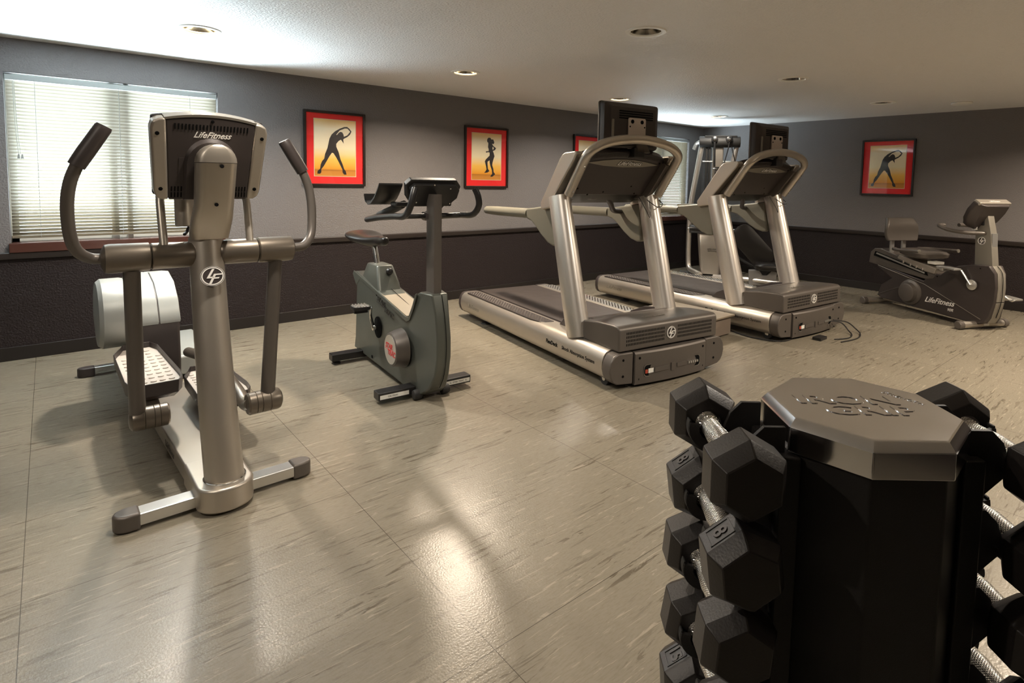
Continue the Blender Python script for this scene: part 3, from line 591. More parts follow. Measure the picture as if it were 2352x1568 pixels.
    def cr(w_, h0, sag, n=14): return [(w_*(1-2*i/n), h0+sag*(1-(1-2*i/n)**2)) for i in range(n+1)]
    body = [(-.150, 0), (.150, 0)]+cr(.168, .342, .020)
    C = MB().prism(body, 'z', -.055, .0, M).build('console_housing', CHAR, t, bevel=.006)
    MB().prism([(-.2, .005), (.2, .005)]+cr(.212, .345, .022), 'z', -.075, -.05, M).build('console_face', BLACK, C, bevel=.008)
    MB().prism([(-.170, .342)]+cr(.170, .343, .020)[::-1]+[(.172, .353)]+cr(.172, .352, .022), 'z', -.060, .001, M).build('console_top_trim', TAUPE_L, C, bevel=.003)
    for s in (-1, 1):
        MB().prism([(s*.150, .001), (s*.178, .002), (s*.197, .016), (s*.204, .045), (s*.220, .305), (s*.212, .335), (s*.190, .346), (s*.166, .350)], 'z', -.058, .004, M).build('console_side_trim', SILVER, C, bevel=.010, seg=3)
        screws('screw', C, [M @ Vector((s*.196, .285, .004)), M @ Vector((s*.18, .05, .004))], M.to_3x3() @ Vector((0, 0, 1)), .008)
    screws('screw', C, [M @ Vector((.0, .346, .001))], M.to_3x3() @ Vector((0, 0, 1)), .007)
    k = MB()
    for i in range(22): x = -.135+.0129*i; k.box(x-.0028, x+.0028, .306, .330, .0005, .0015, M)
    k.build('vent_slots', HOLE, C, flat=True)
    for s in (-1, 1):
        k = MB()
        for i in range(6):
            for j in range(2): x = s*(.082+.0118*i); k.box(x-.0024, x+.0024, .012+.026*j, .034+.026*j, .0005, .0015, M)
        k.build('vent_slots', HOLE, C, flat=True)
    text('console_logo', 'LifeFitness', .036, LOGO, C, M @ Vector((.0, .286, .0012)), (1, 0, 0), M.to_3x3() @ Vector((0, 1, 0)), .0008, .5, .0003, sx=.92)
    MB().rings([[M @ Vector((x*q, y*q+.08, h)) for x, y in [(-.098, -.08), (-.098, .09)]+[(-.098*math.cos(a), .09+.105*math.sin(a)) for a in [PI*i/14 for i in range(1, 14)]]+[(.098, .09), (.098, -.08)]] for q, h in ((1.0, .0), (.92, .012))]).build('neck_boss', CHAR, C)
    MB().box(-.118, -.100, .075, .185, .0, .0012, M).build('battery_cover', CHAR, C)
    # bottle holder, cup and fixed grips behind the neck
    for s in (-1, 1):
        MB().tube([(s*.170+.0, .20, 1.145), (s*.168, .28, 1.40), (s*.12, .34, 1.44)], .0165, 16, sub=3).build('fixed_handlebar', SILVER, t)
    MB().lathe([(.034, 0), (.037, .004), (.038, .12), (.035, .122)], (-.082, .255, 1.222), (0, 0, 1), 28).build('bottle_holder', SILVER, t)
    MB().lathe([(.030, 0), (.034, .004), (.036, .08), (.033, .082)], (.072, .275, 1.215), (0, 0, 1), 28).build('bottle_holder', SILVER, t)
    MB().tube([(-.045, .25, 1.36), (-.05, .27, 1.26), (-.07, .27, 1.20), (-.085, .25, 1.185)], .007, 8).build('heart_rate_cable', BLACK, t)
    # rear drive cover and crank cover
    pf = [(1.46, .02), (1.44, .30), (1.46, .55), (1.53, .665), (1.66, .752), (1.85, .79), (2.1, .76), (2.3, .66), (2.42, .45), (2.45, .2), (2.45, .02)]
    D = MB().prism(pf, 'x', -.13, .085).build('drive_cover', CHAR, t, bevel=.02, seg=3)
    q = [(1.455, .545), (1.525, .668), (1.655, .758), (1.85, .798), (2.1, .768), (2.3, .668), (2.40, .54)]
    MB().prism(q+[(y, z-.02) for y, z in q[::-1]], 'x', -.134, -.026).build('drive_cover_shell', WHITEG, D, bevel=.006)
    MB().prism(q+[(y, z-.02) for y, z in q[::-1]], 'x', -.022, .089).build('drive_cover_shell', WHITEG, D, bevel=.006)
    W_ = MB().lathe([(.205, 0), (.210, .02), (.210, .115), (.192, .135), (.10, .142), (0, .143)], (-.185, 1.62, .60), (-1, 0, 0), 40)
    W_.v = [(x, 1.62+(y-1.62)*1.15, z) for x, y, z in W_.v]; W_.build('crank_cover', WHITEG, t, ang=30)
    W_ = MB().lathe([(.211, .0), (.211, -.05), (.18, -.055)], (-.185, 1.62, .60), (-1, 0, 0), 40); W_.v = [(x, 1.62+(y-1.62)*1.15, z) for x, y, z in W_.v]; W_.build('crank_cover_ring', TAUPE, t)
    MB().tube([(-.19, 1.60, .46), (-.175, 1.42, .38)], .026, 16).build('crank_arm', SILVER, t)
    MB().prism([(1.95, .03), (1.95, .17), (2.2, .20), (2.6, .20), (2.75, .14), (2.75, .03)], 'x', .12, .36).build('rear_side_cover', WHITEG, t, bevel=.02, seg=3)
    return t
elliptical()

# ------------------------------------------------------------------ upright bike
def upright_bike():
    t = tag(empty('upright_exercise_bike', (-6.935, -2.53, 0), -4), 'grey green upright exercise bike with black saddle, standing below the jogger picture', 'exercise bike')
    for y, nm in ((0.0, 'front_stabiliser'), (.965, 'rear_stabiliser')):
        for s in (-1, 1):
            MB().box(min(s*.05, s*.335), max(s*.05, s*.335), y-.045, y+.045, .028, .082).build(nm, BLACK, t, bevel=.006)
        if y: MB().lathe([(.03, 0), (.03, .012), (.012, .016), (.012, .03)], (-.29, y, 0), (0, 0, 1), 16).build('levelling_foot', RUBBER, t); MB().lathe([(.03, 0), (.03, .012), (.012, .016), (.012, .03)], (.29, y, 0), (0, 0, 1), 16).build('levelling_foot', RUBBER, t)
    for s in (-1, 1):
        MB().box(min(s*.13, s*.325), max(s*.13, s*.325), -.0475, -.044, .040, .066).build('caution_label', WHITE, t)
    text('label_print', 'G  STAR TRAC  G', .017, BLACK, t, (.235, -.0480, .053), (1, 0, 0), (0, 0, 1), .0004)
    text('label_print', 'CAUTION', .015, BLACK, t, (-.24, -.0480, .053), (1, 0, 0), (0, 0, 1), .0004)
    MB().cyl((-.11, -.075, .045), (.13, -.075, .045), .010, 12).build('wheel_axle', STEEL, t)
    for x in (-.085, .115): MB().lathe([(.018, -.03), (.03, -.026), (.034, -.01), (.034, .01), (.03, .026), (.018, .03)], (x, -.075, .036), (1, 0, 0), 24).build('transport_wheel', RUBBER, t)
    # body: side silhouette (y,z) with a rounded nose
    side = [(1.13, .06), (1.10, .16), (1.06, .60), (1.14, .665), (1.125, .690), (1.06, .700), (.10, .520), (.045, .528), (-.02, .62), (-.065, .700), (-.10, .722), (-.225, .722)]
    nose = [(-.262, .60), (-.290, .45), (-.290, .32), (-.262, .20), (-.20, .10), (-.12, .045), (-.02, .035)]
    prof = side+nose
    def ins(d):   # narrower toward the nose
        return [(-1 if d < 0 else 1)*(.095 if y > -.04 else .095-.045*min(1, (-.04-y)/.22)) for y, z in prof]
    rs = [[(x, y, z) for x, (y, z) in zip(ins(-1), prof)], [(x, y, z) for x, (y, z) in zip(ins(1), prof)]]
    B = MB().rings(rs).build('body_shell', GREENGREY, t, bevel=.012, seg=3)
    # moulded front seam and flange along the top edge
    MB().tube([(.012, -.228, .715), (.012, -.266, .60), (.012, -.294, .45), (.012, -.294, .32), (.012, -.266, .20), (.012, -.205, .10)], .0022, 6).build('front_seam', HOLE, B)
    MB().tube([(.012, .60, .6195), (.012, .12, .5265)], .002, 6).build('top_seam', HOLE, B)
    for s in (-1, 1):
        fl = [(1.145, .668), (1.12, .698), (.09, .527), (.04, .532), (-.025, .625), (-.07, .705), (-.095, .712), (-.045, .612), (.02, .512), (.07, .492), (.98, .645), (1.06, .585)]
        MB().prism(fl, 'x', s*.090, s*.100).build('edge_flange', GREENGREY, B, bevel=.004)
    MB().prism([(.10, .5275), (.09, .528), (.60, .6115), (.62, .6145), (.62, .60), (.10, .51)], 'x', -.088, .088).build('top_reflection_panel', BEIGE, B)  # beige stands in for the golden reflection along the shell top
    # saddle tower
    tw = MB(); tw.rings([[(x, y, z) for x, y in rrect(w_, d, .025, 3, 0, cy)] for z, w_, d, cy in ((.58, .185, .44, .80), (.66, .175, .36, .795), (.775, .135, .235, .80), (.787, .125, .22, .80))])
    T = tw.build('saddle_tower', GREENGREY, t, ang=40, bevel=.006)
    MB().lathe([(.012, 0), (.012, .02), (.024, .026), (.028, .045), (.02, .062), (0, .066)], (.012, .68, .742), (0, -1, .1), 18).build('height_knob', BLACK, T)
    screws('screw', T, [(.014, .645, .665)], (0, -1, .2), .009, CHROME)
    MB().tube([(0, .85, .76), (0, .94, .950)], .024, 16).build('seat_post', CHROME, t)
    # saddle
    rs = []
    for i in range(15):
        u = i/14; y = .67+.61*u; wd = .024+.126*max(0, min(1, (u-.22)/.5))**1.1*(1 if u < .86 else math.sqrt(max(0.02, 1-((u-.86)/.14)**2))); wd = max(wd, .03*(1-(1-min(1, u/.06))**2)**.5+.004)
        th = .050+.016*math.sin(PI*u); zc = .972+.018*math.cos(2*PI*u)-.012*(u < .15)
        rs.append([(wd*math.copysign(abs(math.cos(a))**.8, math.cos(a)), y, zc+(th*math.sin(a)*.55 if math.sin(a) > 0 else th*math.sin(a)*.75)) for a in [2*PI*j/22 for j in range(22)]])
    S = MB().rings(rs).build('saddle', VINYL, t, ang=60); sb = S.modifiers.new('sub', 'SUBSURF'); sb.levels = 1; sb.render_levels = 2
    # hub cover
    Hb = MB().lathe([(.135, -.005), (.128, .03), (.112, .078), (.104, .083), (.100, .080)], (-.095, .155, .295), (-1, 0, 0), 40).build('hub_cover', TAUPE, t)
    MB().lathe([(.101, .078), (.100, .084), (0, .085)], (-.095, .155, .295), (-1, 0, 0), 40).build('hub_disc', STEEL, Hb)
    text('hub_logo', 'STAR', .050, REDP, Hb, (-.1806, .17, .315), (0, -1, 0), (0, 0, 1), .0006, .2, .001); text('hub_logo', 'TRAC', .050, REDP, Hb, (-.1806, .13, .272), (0, -1, 0), (0, 0, 1), .0006, .2, .001)
    k = MB(); k.box(-.1812, -.180, .075, .235, .292, .2945); k.build('hub_logo_line', REDP, Hb)
    d = Vector((0, -1, -.155)).normalized()
    text('body_logo', 'STAR', .055, BLACK, B, (-.0965, .53, .55), d, (0, -.155, 1), .001, .1, .001, sx=1.3); text('body_logo', 'TRAC', .055, BLACK, B, (-.0965, .385, .49), d, (0, -.155, 1), .001, .1, .001, sx=1.3)
    k = MB(); k.prism([(.62, .535), (.47, .512), (.47, .509), (.62, .532)], 'x', -.0975, -.095); k.prism([(.46, .520), (.30, .495), (.30, .498), (.46, .523)], 'x', -.0975, -.095); k.build('body_logo_line', BLACK, B)
    screws('screw', B, [(-.096, .62, .585), (-.096, .72, .085)], (-1, 0, 0), .012)
    # crank opening, crank and pedals
    k = MB().prism([(.60+.072*math.cos(2*PI*i/28), .34+.080*math.sin(2*PI*i/28)) for i in range(28)], 'x', -.0972, -.09).build('crank_opening', HOLE, B)
    for s in (-1, 1):
        ck = MB().cyl((s*.08, .60, .34), (s*.135, .60, .34), .020, 16).tube([(s*.125, .60, .335), (s*.14, .62, .42), (s*.145, .60, .50)] if s < 0 else [(s*.125, .60, .345), (s*.14, .58, .26), (s*.145, .60, .18)], .014, 12, r2=.009).build('crank', CHROME, t)
        z = .505 if s < 0 else .175
        pd = MB(); pd.prism([(x, y) for x, y in rrect(.125, .12, .025, 4, s*.225, .60)], 'z', z-.012, z+.014); pd.box(s*.225-.05, s*.225+.05, .58, .62, z-.04, z-.01)
        P = pd.build('pedal', BLACK, ck, bevel=.004); k = MB()
        for i in range(5):
            for j in range(5): k.lathe([(.007, 0), (.005, .006), (0, .007)], (s*.225-.044+.022*i, .556+.022*j, z+.014), (0, 0, 1), 8)
        tag(k.build('pedal_nubs', STEEL, P), kind='stuff')
    # post, handlebar, console
    MB().rings([[(x, y, z) for x, y in rrect(.056, .115, .006, 2, 0, cy)] for z, cy in ((.66, -.138), (1.355, -.138))]).build('post', TAUPE, t, ang=40)
    MB().box(-.035, .035, -.115, -.02, 1.19, 1.235).build('handlebar_clamp', CHAR, t, bevel=.006)
    MB().cyl((-.20, -.07, 1.212), (.23, -.07, 1.212), .017, 16).build('cross_bar', BLACK, t)
    for s in (-1, 1):
        hb = MB().tube([(s*.205, -.30, 1.395), (s*.222, -.31, 1.35), (s*.235, -.30, 1.285), (s*.236, -.22, 1.225), (s*.235, -.05, 1.212), (s*.235, .20, 1.190), (s*.235, .40, 1.165), (s*.215, .46, 1.162), (s*.185, .40, 1.180), (s*.16, .20, 1.235), (s*.135, .02, 1.29)], .0205, 16, sub=6).build('handlebar', BLACK, t)
        MB().tube([(s*.18, .34, 1.197), (s*.15, .14, 1.252), (s*.137, .04, 1.283)], [.024, .027, .024], 16).build('foam_grip', RUBBER, hb)
    cf = Vector((0, .42, .9)).normalized(); M = plane_M((0, -.06, 1.27), (1, 0, 0), (0, -.45, .9))
    MB().prism([(-.12, .01), (.14, .01), (.20, .07), (.21, .14), (.17, .185), (-.15, .185), (-.18, .15), (-.16, .06)], 'z', -.06, -.02, M).prism([(-.11, .01), (.13, .01), (.185, .07), (.19, .13), (.155, .165), (-.13, .165), (-.16, .135), (-.14, .06)], 'z', -.02, .012, M).build('console', BLACK, t, bevel=.005)
    con = [o for o in kids(t) if o.name.startswith('console')][0]
    screws('screw', con, [M @ Vector(q) for q in ((-.14, .14, .012), (.0, .165, .012), (.12, .14, .012), (-.1, .04, .012), (.14, .03, .012))], M.to_3x3() @ Vector((0, 0, 1)), .005, CHROME)
    # curved reading tray on the left side of the console
    tr = [(.06, 1.42), (.10, 1.375), (.15, 1.33), (.21, 1.295), (.27, 1.285), (.32, 1.305), (.34, 1.345)]
    MB().prism(tr+[(y+.010*(-.3), z-.012) for y, z in tr[::-1]], 'x', -.29, -.13).build('reading_tray', BLACK, t, bevel=.002)
    MB().prism(tr+[(y-.003, z-.012) for y, z in tr[::-1]], 'x', .13, .24).build('reading_tray', BLACK, t, bevel=.002)
    MB().box(-.20, .20, .0, .10, 1.27, 1.30).build('tray_arm', BLACK, t, bevel=.01)
    return t
upright_bike()

# ------------------------------------------------------------------ recumbent bike
def recumbent_bike():
    t = tag(empty('recumbent_exercise_bike', (-1.42, -4.44, 0), -27), 'dark grey recumbent exercise bike with backrest seat, alone at far right under the picture', 'exercise bike')
    for y, nm in ((.0, 'front_stabiliser'), (1.27, 'rear_stabiliser')):
        b = MB().cyl((-.27, y, .045), (.27, y, .045), .036, 24).build(nm, SILVER, t)
        for s in (-1, 1): MB().lathe([(.036, 0), (.044, .004), (.044, .05), (.036, .058), (0, .06)], (s*.265, y, .045), (s, 0, 0), 24).build('end_cap', TAUPE, b)
    MB().box(-.035, .035, .0, 1.27, .05, .085).build('base_beam', SILVER, t, bevel=.008)
    MB().box(-.02, .05, -.038, -.034, .035, .06).build('caution_label', WHITE, t)
    pf = [(-.02, .05), (.10, .055), (1.24, .125), (1.28, .15), (1.20, .28), (1.06, .37), (1.27, .49), (1.30, .505), (1.27, .52), (.46, .485), (.44, .52), (.36, .545), (.30, .60), (.18, .655), (.02, .685), (-.10, .683), (-.155, .60), (-.17, .46), (-.165, .30), (-.13, .14), (-.09, .075)]
    pf = [(-.02, .05), (.10, .055), (1.20, .085), (1.26, .11), (1.21, .25), (1.06, .355), (1.28, .47), (1.29, .49), (1.25, .50), (.62, .40), (.54, .515), (.42, .50), (.36, .55), (.22, .63), (.05, .67), (-.10, .675), (-.155, .60), (-.17, .46), (-.165, .30), (-.13, .14), (-.09, .075)]
    n = len(pf); wx = [(.115 if y > -.05 else .115-.045*min(1, (-.05-y)/.11)) for y, z in pf]
    B = MB().rings([[(-w_, y, z) for w_, (y, z) in zip(wx, pf)], [(w_, y, z) for w_, (y, z) in zip(wx, pf)]]).build('body_shell', CHAR, t, bevel=.014, seg=3)
    MB().tube([(-.117, 1.27, .485), (-.117, .60, .36), (-.117, -.07, .115)], .003, 6, sub=1).build('side_seam', TAUPE_L, B); MB().tube([(-.117, 1.25, .12), (-.117, .93, .27)], .004, 6).build('side_seam', TAUPE, B)
    MB().rings([[(x, y, z) for x, y, z in ((-.05, yy, zz), (.05, yy, zz), (.05, yy+.012, zz), (-.05, yy+.012, zz))] for yy, zz in ((-.108, .672), (-.163, .60), (-.178, .46), (-.173, .31))]).build('front_spine', TAUPE_L, B, bevel=.004)
    MB().rings([[(x, y, z) for x, y, z in ((-.05, yy, zz), (.05, yy, zz), (.05, yy+.012, zz), (-.05, yy+.012, zz))] for yy, zz in ((-.173, .30), (-.138, .14), (-.098, .07))]).build('front_spine', TAUPE_L, B, bevel=.004)
    MB().tube([(0, -.115, .672), (0, -.170, .60), (0, -.184, .46), (0, -.178, .30), (0, -.14, .14)], .003, 6).build('front_seam', HOLE, B)
    # seat rail trough
    MB().prism([(1.42, .50), (1.40, .64), (1.34, .69), (1.24, .70), (.50, .53), (.46, .49), (.50, .44), (.60, .42)], 'x', -.118, .118).build('seat_rail_housing', TAUPE, t, bevel=.012, seg=3)
    MB().prism([(1.34, .60), (1.32, .655), (.58, .505), (.56, .465)], 'x', -.124, -.115).build('rail_slot', HOLE, t)
    MB().prism([(1.30, .625), (1.29, .642), (.60, .50), (.60, .483)], 'x', -.130, -.118).build('seat_track', STEEL, t)
    MB().prism([(.98, .61), (.96, .655), (.60, .59), (.46, .56), (.48, .50), (.60, .51)], 'x', -.13, .10).build('seat_carriage', SILVER, t, bevel=.006)
    k = MB(); [k.lathe([(.012, 0), (.014, .012), (0, .016)], (-.13, y, .47+.19*(y-.3)), (-1, 0, 0), 12) for y in (.62, .70, .78, .88)]; k.build('carriage_roller', CHROME, t)
    MB().box(-.10, .03, .50, .60, .60, .63).build('warning_label', WHITE, t, bevel=.004)
    S = MB().rings([[(x, y, z+.02*((y-.72)/.3)) for x, y in rrect(w_, d, .10, 5, .0, .74)] for z, w_, d in ((.655, .36, .30), (.675, .43, .37), (.715, .44, .39), (.735, .40, .34))]).build('seat_pad', TAUPE, t, ang=50, bevel=.004)
    # back pad
    rs = []
    for i in range(11):
        u = i/10; z = .815+.275*u; w_ = .232+.012*math.sin(PI*u*.8)-.055*u**3-.02*(1-u)**6; yc = 1.10+.05*u; th = .032
        rs.append([(x, yc+y+.10*(x/.3)**2*-1+.012*math.sin(2*PI*u), z) for x, y in rrect(w_*2, th*2, .03, 4)])
    bp = MB().rings(rs).build('back_pad', TAUPE, t, ang=50, bevel=.008)
    for s in (-1, 1):
        MB().tube([(s*.035, 1.073, .90), (s*.04, 1.082, .98), (s*.07, 1.112, 1.075)], .006, 8).build('pad_groove', HOLE, bp)
        MB().box(s*.085-.026, s*.085+.026, 1.10, 1.125, .64, .87).build('back_support', STEEL, t, bevel=.004)
        MB().tube([(s*.16, .98, .725), (s*.25, .92, .73), (s*.275, .80, .732), (s*.275, .56, .745)], .019, 16).build('side_handle', TAUPE, t)
        MB().lathe([(.021, 0), (.021, .012), (0, .014)], (s*.275, .56, .745), (0, -1, .05), 16).build('handle_cap', TAUPE_L, t)
    # post and console
    MB().rings([[(x, y, z) for x, y in rrect(.085, d, .008, 2, 0, cy)] for z, d, cy in ((.62, .20, -.005), (1.0, .17, .03), (1.18, .13, .055))]).build('console_post', TAUPE_L, t, ang=40, bevel=.003)
    MB().box(-.035, .035, -.110, -.094, .66, 1.0, Matrix.Rotation(R(-2.5), 4, 'X')).build('post_trim', STEEL, t)
    emblem(t, (-.0435, .035, .92), (0, -1, 0), (0, 0, 1), .042)
    MB().tube([(-.10, .42, 1.055), (-.17, .42, 1.055), (-.225, .36, 1.045), (-.23, .24, 1.015), (-.17, .10, 1.0), (0, .0, 1.0), (.17, .10, 1.0), (.23, .24, 1.015), (.225, .36, 1.045), (.17, .42, 1.055), (.10, .42, 1.055)], .020, 16, sub=6).build('handlebar', TAUPE, t)
    M = plane_M((0, .10, 1.08), (1, 0, 0), (0, -.55, .84))
    c = MB(); c.rings([[M @ Vector((x, y, h)) for x, y in [(-a1, -.03), (-a1*1.45, .06), (-a1*1.62, .17), (-a1*1.5, .265), (a1*1.5, .265), (a1*1.62, .17), (a1*1.45, .06), (a1, -.03)]] for a1, h in ((.145, -.07), (.145, -.02), (.10, .035))]).build('console_housing', CHAR, t, bevel=.012, seg=3)
    MB().prism([(-.21, .248), (.21, .248), (.205, .282), (-.205, .282)], 'z', -.075, .0, M).build('console_top_trim', SILVER, t, bevel=.008)
    text('console_logo', 'LifeFitness', .034, LOGO, t, M @ Vector((0, .2835, -.03)), (1, 0, 0), M.to_3x3() @ Vector((0, 0, -1)), .001, .3)
    MB().box(-.05, .05, .02, .08, 1.08, 1.20).build('console_bracket', BLACK, t, bevel=.008); MB().box(-.078, -.07, .07, .13, 1.03, 1.08).build('white_tag', WHITE, t)
    # hub cover
    MB().lathe([(.150, 0), (.146, .015), (.125, .025), (.118, .03), (.105, .070), (.098, .074), (0, .076)], (-.113, .78, .235), (-1, 0, 0), 40).build('hub_cover', TAUPE, t)
    # cranks and pedals
    for s in (-1, 1):
        up = s < 0
        a, b = ((.045, .455), (.30, .60)) if up else ((.045, .455), (-.19, .33))
        D = MB().lathe([(.055, 0), (.055, .010), (.05, .013), (0, .014)], (s*.115, a[0], a[1]), (s, 0, 0), 28).build('crank_disc', STEEL, t)
        ck = MB().tube([(s*.135, a[0], a[1]), (s*.145, a[0]+(b[0]-a[0])*.8, b[1]-.0 if not up else a[1]+.13), (s*.15, b[0], b[1])] if not up else [(s*.135, .045, .455), (s*.15, .145, .595)], .016, 12, r2=.010).build('crank', STEEL, t)
        pb = (.145, .60) if up else (-.19, .33)
        MB().prism([(pb[0]-.01, pb[1]-.008), (pb[0]-.01, pb[1]+.012), (pb[0]+.13, pb[1]+.022), (pb[0]+.20, pb[1]+.015), (pb[0]+.20, pb[1]+.0), (pb[0]+.15, pb[1]-.03), (pb[0]+.12, pb[1]-.03), (pb[0]+.12, pb[1]-.0)], 'x', min(s*.16, s*.26), max(s*.16, s*.26)).build('pedal', STEEL, ck, bevel=.005)
    text('side_logo', 'LifeFitness', .085, LOGO, B, (-.1162, .41, .20), (0, -1, .04), (0, .04, 1), .001, .5, .001)
    text('side_logo', '90R', .045, LOGO, B, (-.1162, .27, .135), (0, -1, .04), (0, .04, 1), .001, .35)
    screws('screw', B, [(-.116, .45, .475), (-.116, -.03, .64)], (-1, 0, 0), .007)
    MB().lathe([(.02, 0), (.02, .01), (.01, .012), (.01, .02)], (-.24, 1.27, 0), (0, 0, 1), 14).build('levelling_foot', RUBBER, t)
    return t
recumbent_bike()

# ------------------------------------------------------------------ dumbbell tower
def dumbbell_tower():
    t = tag(empty('dumbbell_tower', (-7.78, -5.54, 0), 139.5), 'black eight sided dumbbell tower with polished metal lid, standing in the foreground at right', 'dumbbell rack')
    oc = lambda r: [(r*math.cos(R(22.5+45*k)), r*math.sin(R(22.5+45*k))) for k in range(8)]
    MB().prism(oc(.149), 'z', .03, 1.036).build('column', TOWERB, t, bevel=.004)
    MB().prism(oc(.23), 'z', .0, .03).build('base_plate', TOWERB, t, bevel=.008)
    rs = [[(x, y, z) for x, y in oc(r)] for r, z in ((.1585, 1.024), (.1585, 1.0645), (.157, 1.067), (.1475, 1.0785), (.145, 1.080))]
    L_ = MB().rings(rs).build('lid', LID, t, bevel=.0016, seg=3, ang=12)
    text('lid_lettering', 'IRON', .054, LID, L_, (.014, -.020, 1.0795), (-1, 0, 0), (0, -1, 0), .0016, off=.0009, sx=1.35)
    text('lid_lettering', 'GRIP', .054, LID, L_, (-.004, .026, 1.0795), (-1, 0, 0), (0, -1, 0), .0016, off=.0009, sx=1.35)
    text('lid_lettering', 'STRENGTH', .014, LID, L_, (-.095, -.035, 1.0795), (-.55, .84, 0), (-.84, -.55, 0), .001)
    for s in (1, -1):
        MB().box(min(s*.13, s*.165), max(s*.13, s*.165), -.075, .075, .05, 1.02).build('cradle_backbone', TOWERB, t, bevel=.004)
        for z in ZS:
            for y in (-.052, .052):
                # J shaped hook carrying the handle, with a curled lip
                pts = [(.15, z+.035), (.15, z-.075)]+[(.238+.044*math.cos(a), z+.044*math.sin(a)) for a in [R(215+5)]]
                arc_o = [(.238+.040*math.cos(R(a)), z+.040*math.sin(R(a))) for a in range(225, 376, 15)]; arc_i = [(.238+.0215*math.cos(R(a)), z+.0215*math.sin(R(a))) for a in range(375, 165, -15)]
                poly = [(.15, z+.05), (.15, z-.085)]+arc_o+arc_i+[(.205, z+.03), (.185, z+.05)]
                h = MB().prism([(s*a, b) for a, b in poly], 'y', y-.004, y+.004).build('cradle_hook', TOWERB, t, bevel=.001)
                sg = 1 if y > 0 else -1
                st = [(.238+.0405*math.cos(R(a)), z+.0405*math.sin(R(a))) for a in range(190, 381, 10)]
                MB().prism([(s*a, b) for a, b in st]+[(s*(.238+(a-.238)*.93), z+(b-z)*.93) for a, b in st[::-1]], 'y', y-.014*(sg < 0)-.001, y+.014*(sg > 0)+.001).build('cradle_lip', RUBBER, t)
    return t
ZS = [1.012, .878, .745, .610, .475, .34, .205]
def dumbbell(num, rot):
    """hex dumbbell along local y, centre at its handle"""
    t = empty('hex_dumbbell')
    MB().lathe([(.0145, -.076), (.0195, -.073), (.0195, -.060), (.0165, -.058), (.0165, -.050), (.0175, -.03), (.0198, 0), (.0175, .03), (.0165, .050), (.0165, .058), (.0195, .060), (.0195, .073), (.0145, .076)], (0, 0, 0), (0, 1, 0), 28).build('handle', KNURL, t)
    for s in (-1, 1):
        def hexr(r, y): return [(r*math.cos(R(rot+30+60*k)), y, r*math.sin(R(rot+30+60*k))) for k in range(6)]
        Rr = .0645
        hd = MB().rings([hexr(Rr*.72, s*.068), hexr(Rr*.97, s*.088), hexr(Rr, s*.092), hexr(Rr, s*.136), hexr(Rr*.97, s*.140), hexr(Rr*.74, s*.160), hexr(Rr*.70, s*.1615)]).build('hex_head', URETHANE, t, bevel=.0022, ang=20)
        MB().lathe([(.024, 0), (.024, .004), (.019, .005)], (0, s*.066, 0), (0, s, 0), 20).build('collar', CHROME, hd)
        if num:
            n = Vector((math.cos(R(rot+60)), 0, math.sin(R(rot+60)))); up = Vector((-n.z, 0, n.x)); o = n*(Rr*math.cos(R(30)))+Vector((0, s*.114, 0))
            M = plane_M(o, (0, 1, 0), up)
            k = MB(); a, b, c = .0175, .022, .0022
            k.box(-a, -a+c, -b, b, -.001, .0012, M).box(a-c, a, -b, b, -.001, .0012, M).box(-a, a, -b, -b+c, -.001, .0012, M).box(-a, a, b-c, b, -.001, .0012, M)
            k.build('number_frame', URETHANE, hd); text('number', num, .034, CHAR, hd, M @ Vector((0, 0, .0006)), (0, 1, 0), up, .0012, off=.0006)
    return t
dumbbell_tower()
NUMS = ['', '8', '', '', '15', '', '']
DL = [['dumbbell on the window side of the tower, top of its stack', 'dumbbell marked 8 on the window side of the tower, second from its top', 'dumbbell on the window side of the tower, third from its top',
       'dumbbell on the window side of the tower, fourth from its top', 'dumbbell marked 15 on the window side of the tower, fifth from its top', 'dumbbell low on the window side of the tower, sixth from its top', 'lowest dumbbell on the window side of the tower'],
      ['dumbbell on the right side of the tower, top of its stack', 'dumbbell marked 8 on the right side of the tower, second from its top', 'dumbbell on the right side of the tower, third from its top',
       'dumbbell on the right side of the tower, fourth from its top', 'dumbbell on the right side of the tower, fifth from its top', '', '']]
protos = {}
for col, s in enumerate((1, -1)):
    for i, z in enumerate(ZS[:5]):
        key = (NUMS[i] if not (s < 0 and i == 4) else '', 0)
        if key in protos: d = copy_tree(protos[key])
        else: d = protos[key] = dumbbell(key[0], 0)
        a = R(139.5); lx, ly = s*.238, (0, .006, -.006, .004, 0)[i]
        d.location = (-7.78+lx*math.cos(a)-ly*math.sin(a), -5.54+lx*math.sin(a)+ly*math.cos(a), z+.0015)
        k_ = (0, 7, -5, -9, 4)[i] if s > 0 else (-6, 5, -4, 8, 0)[i]
        d.rotation_euler = Euler((0, R(k_), a), 'XYZ')
        tag(d, 'black hex '+DL[col][i], 'dumbbell', 'hex dumbbells on the tower')

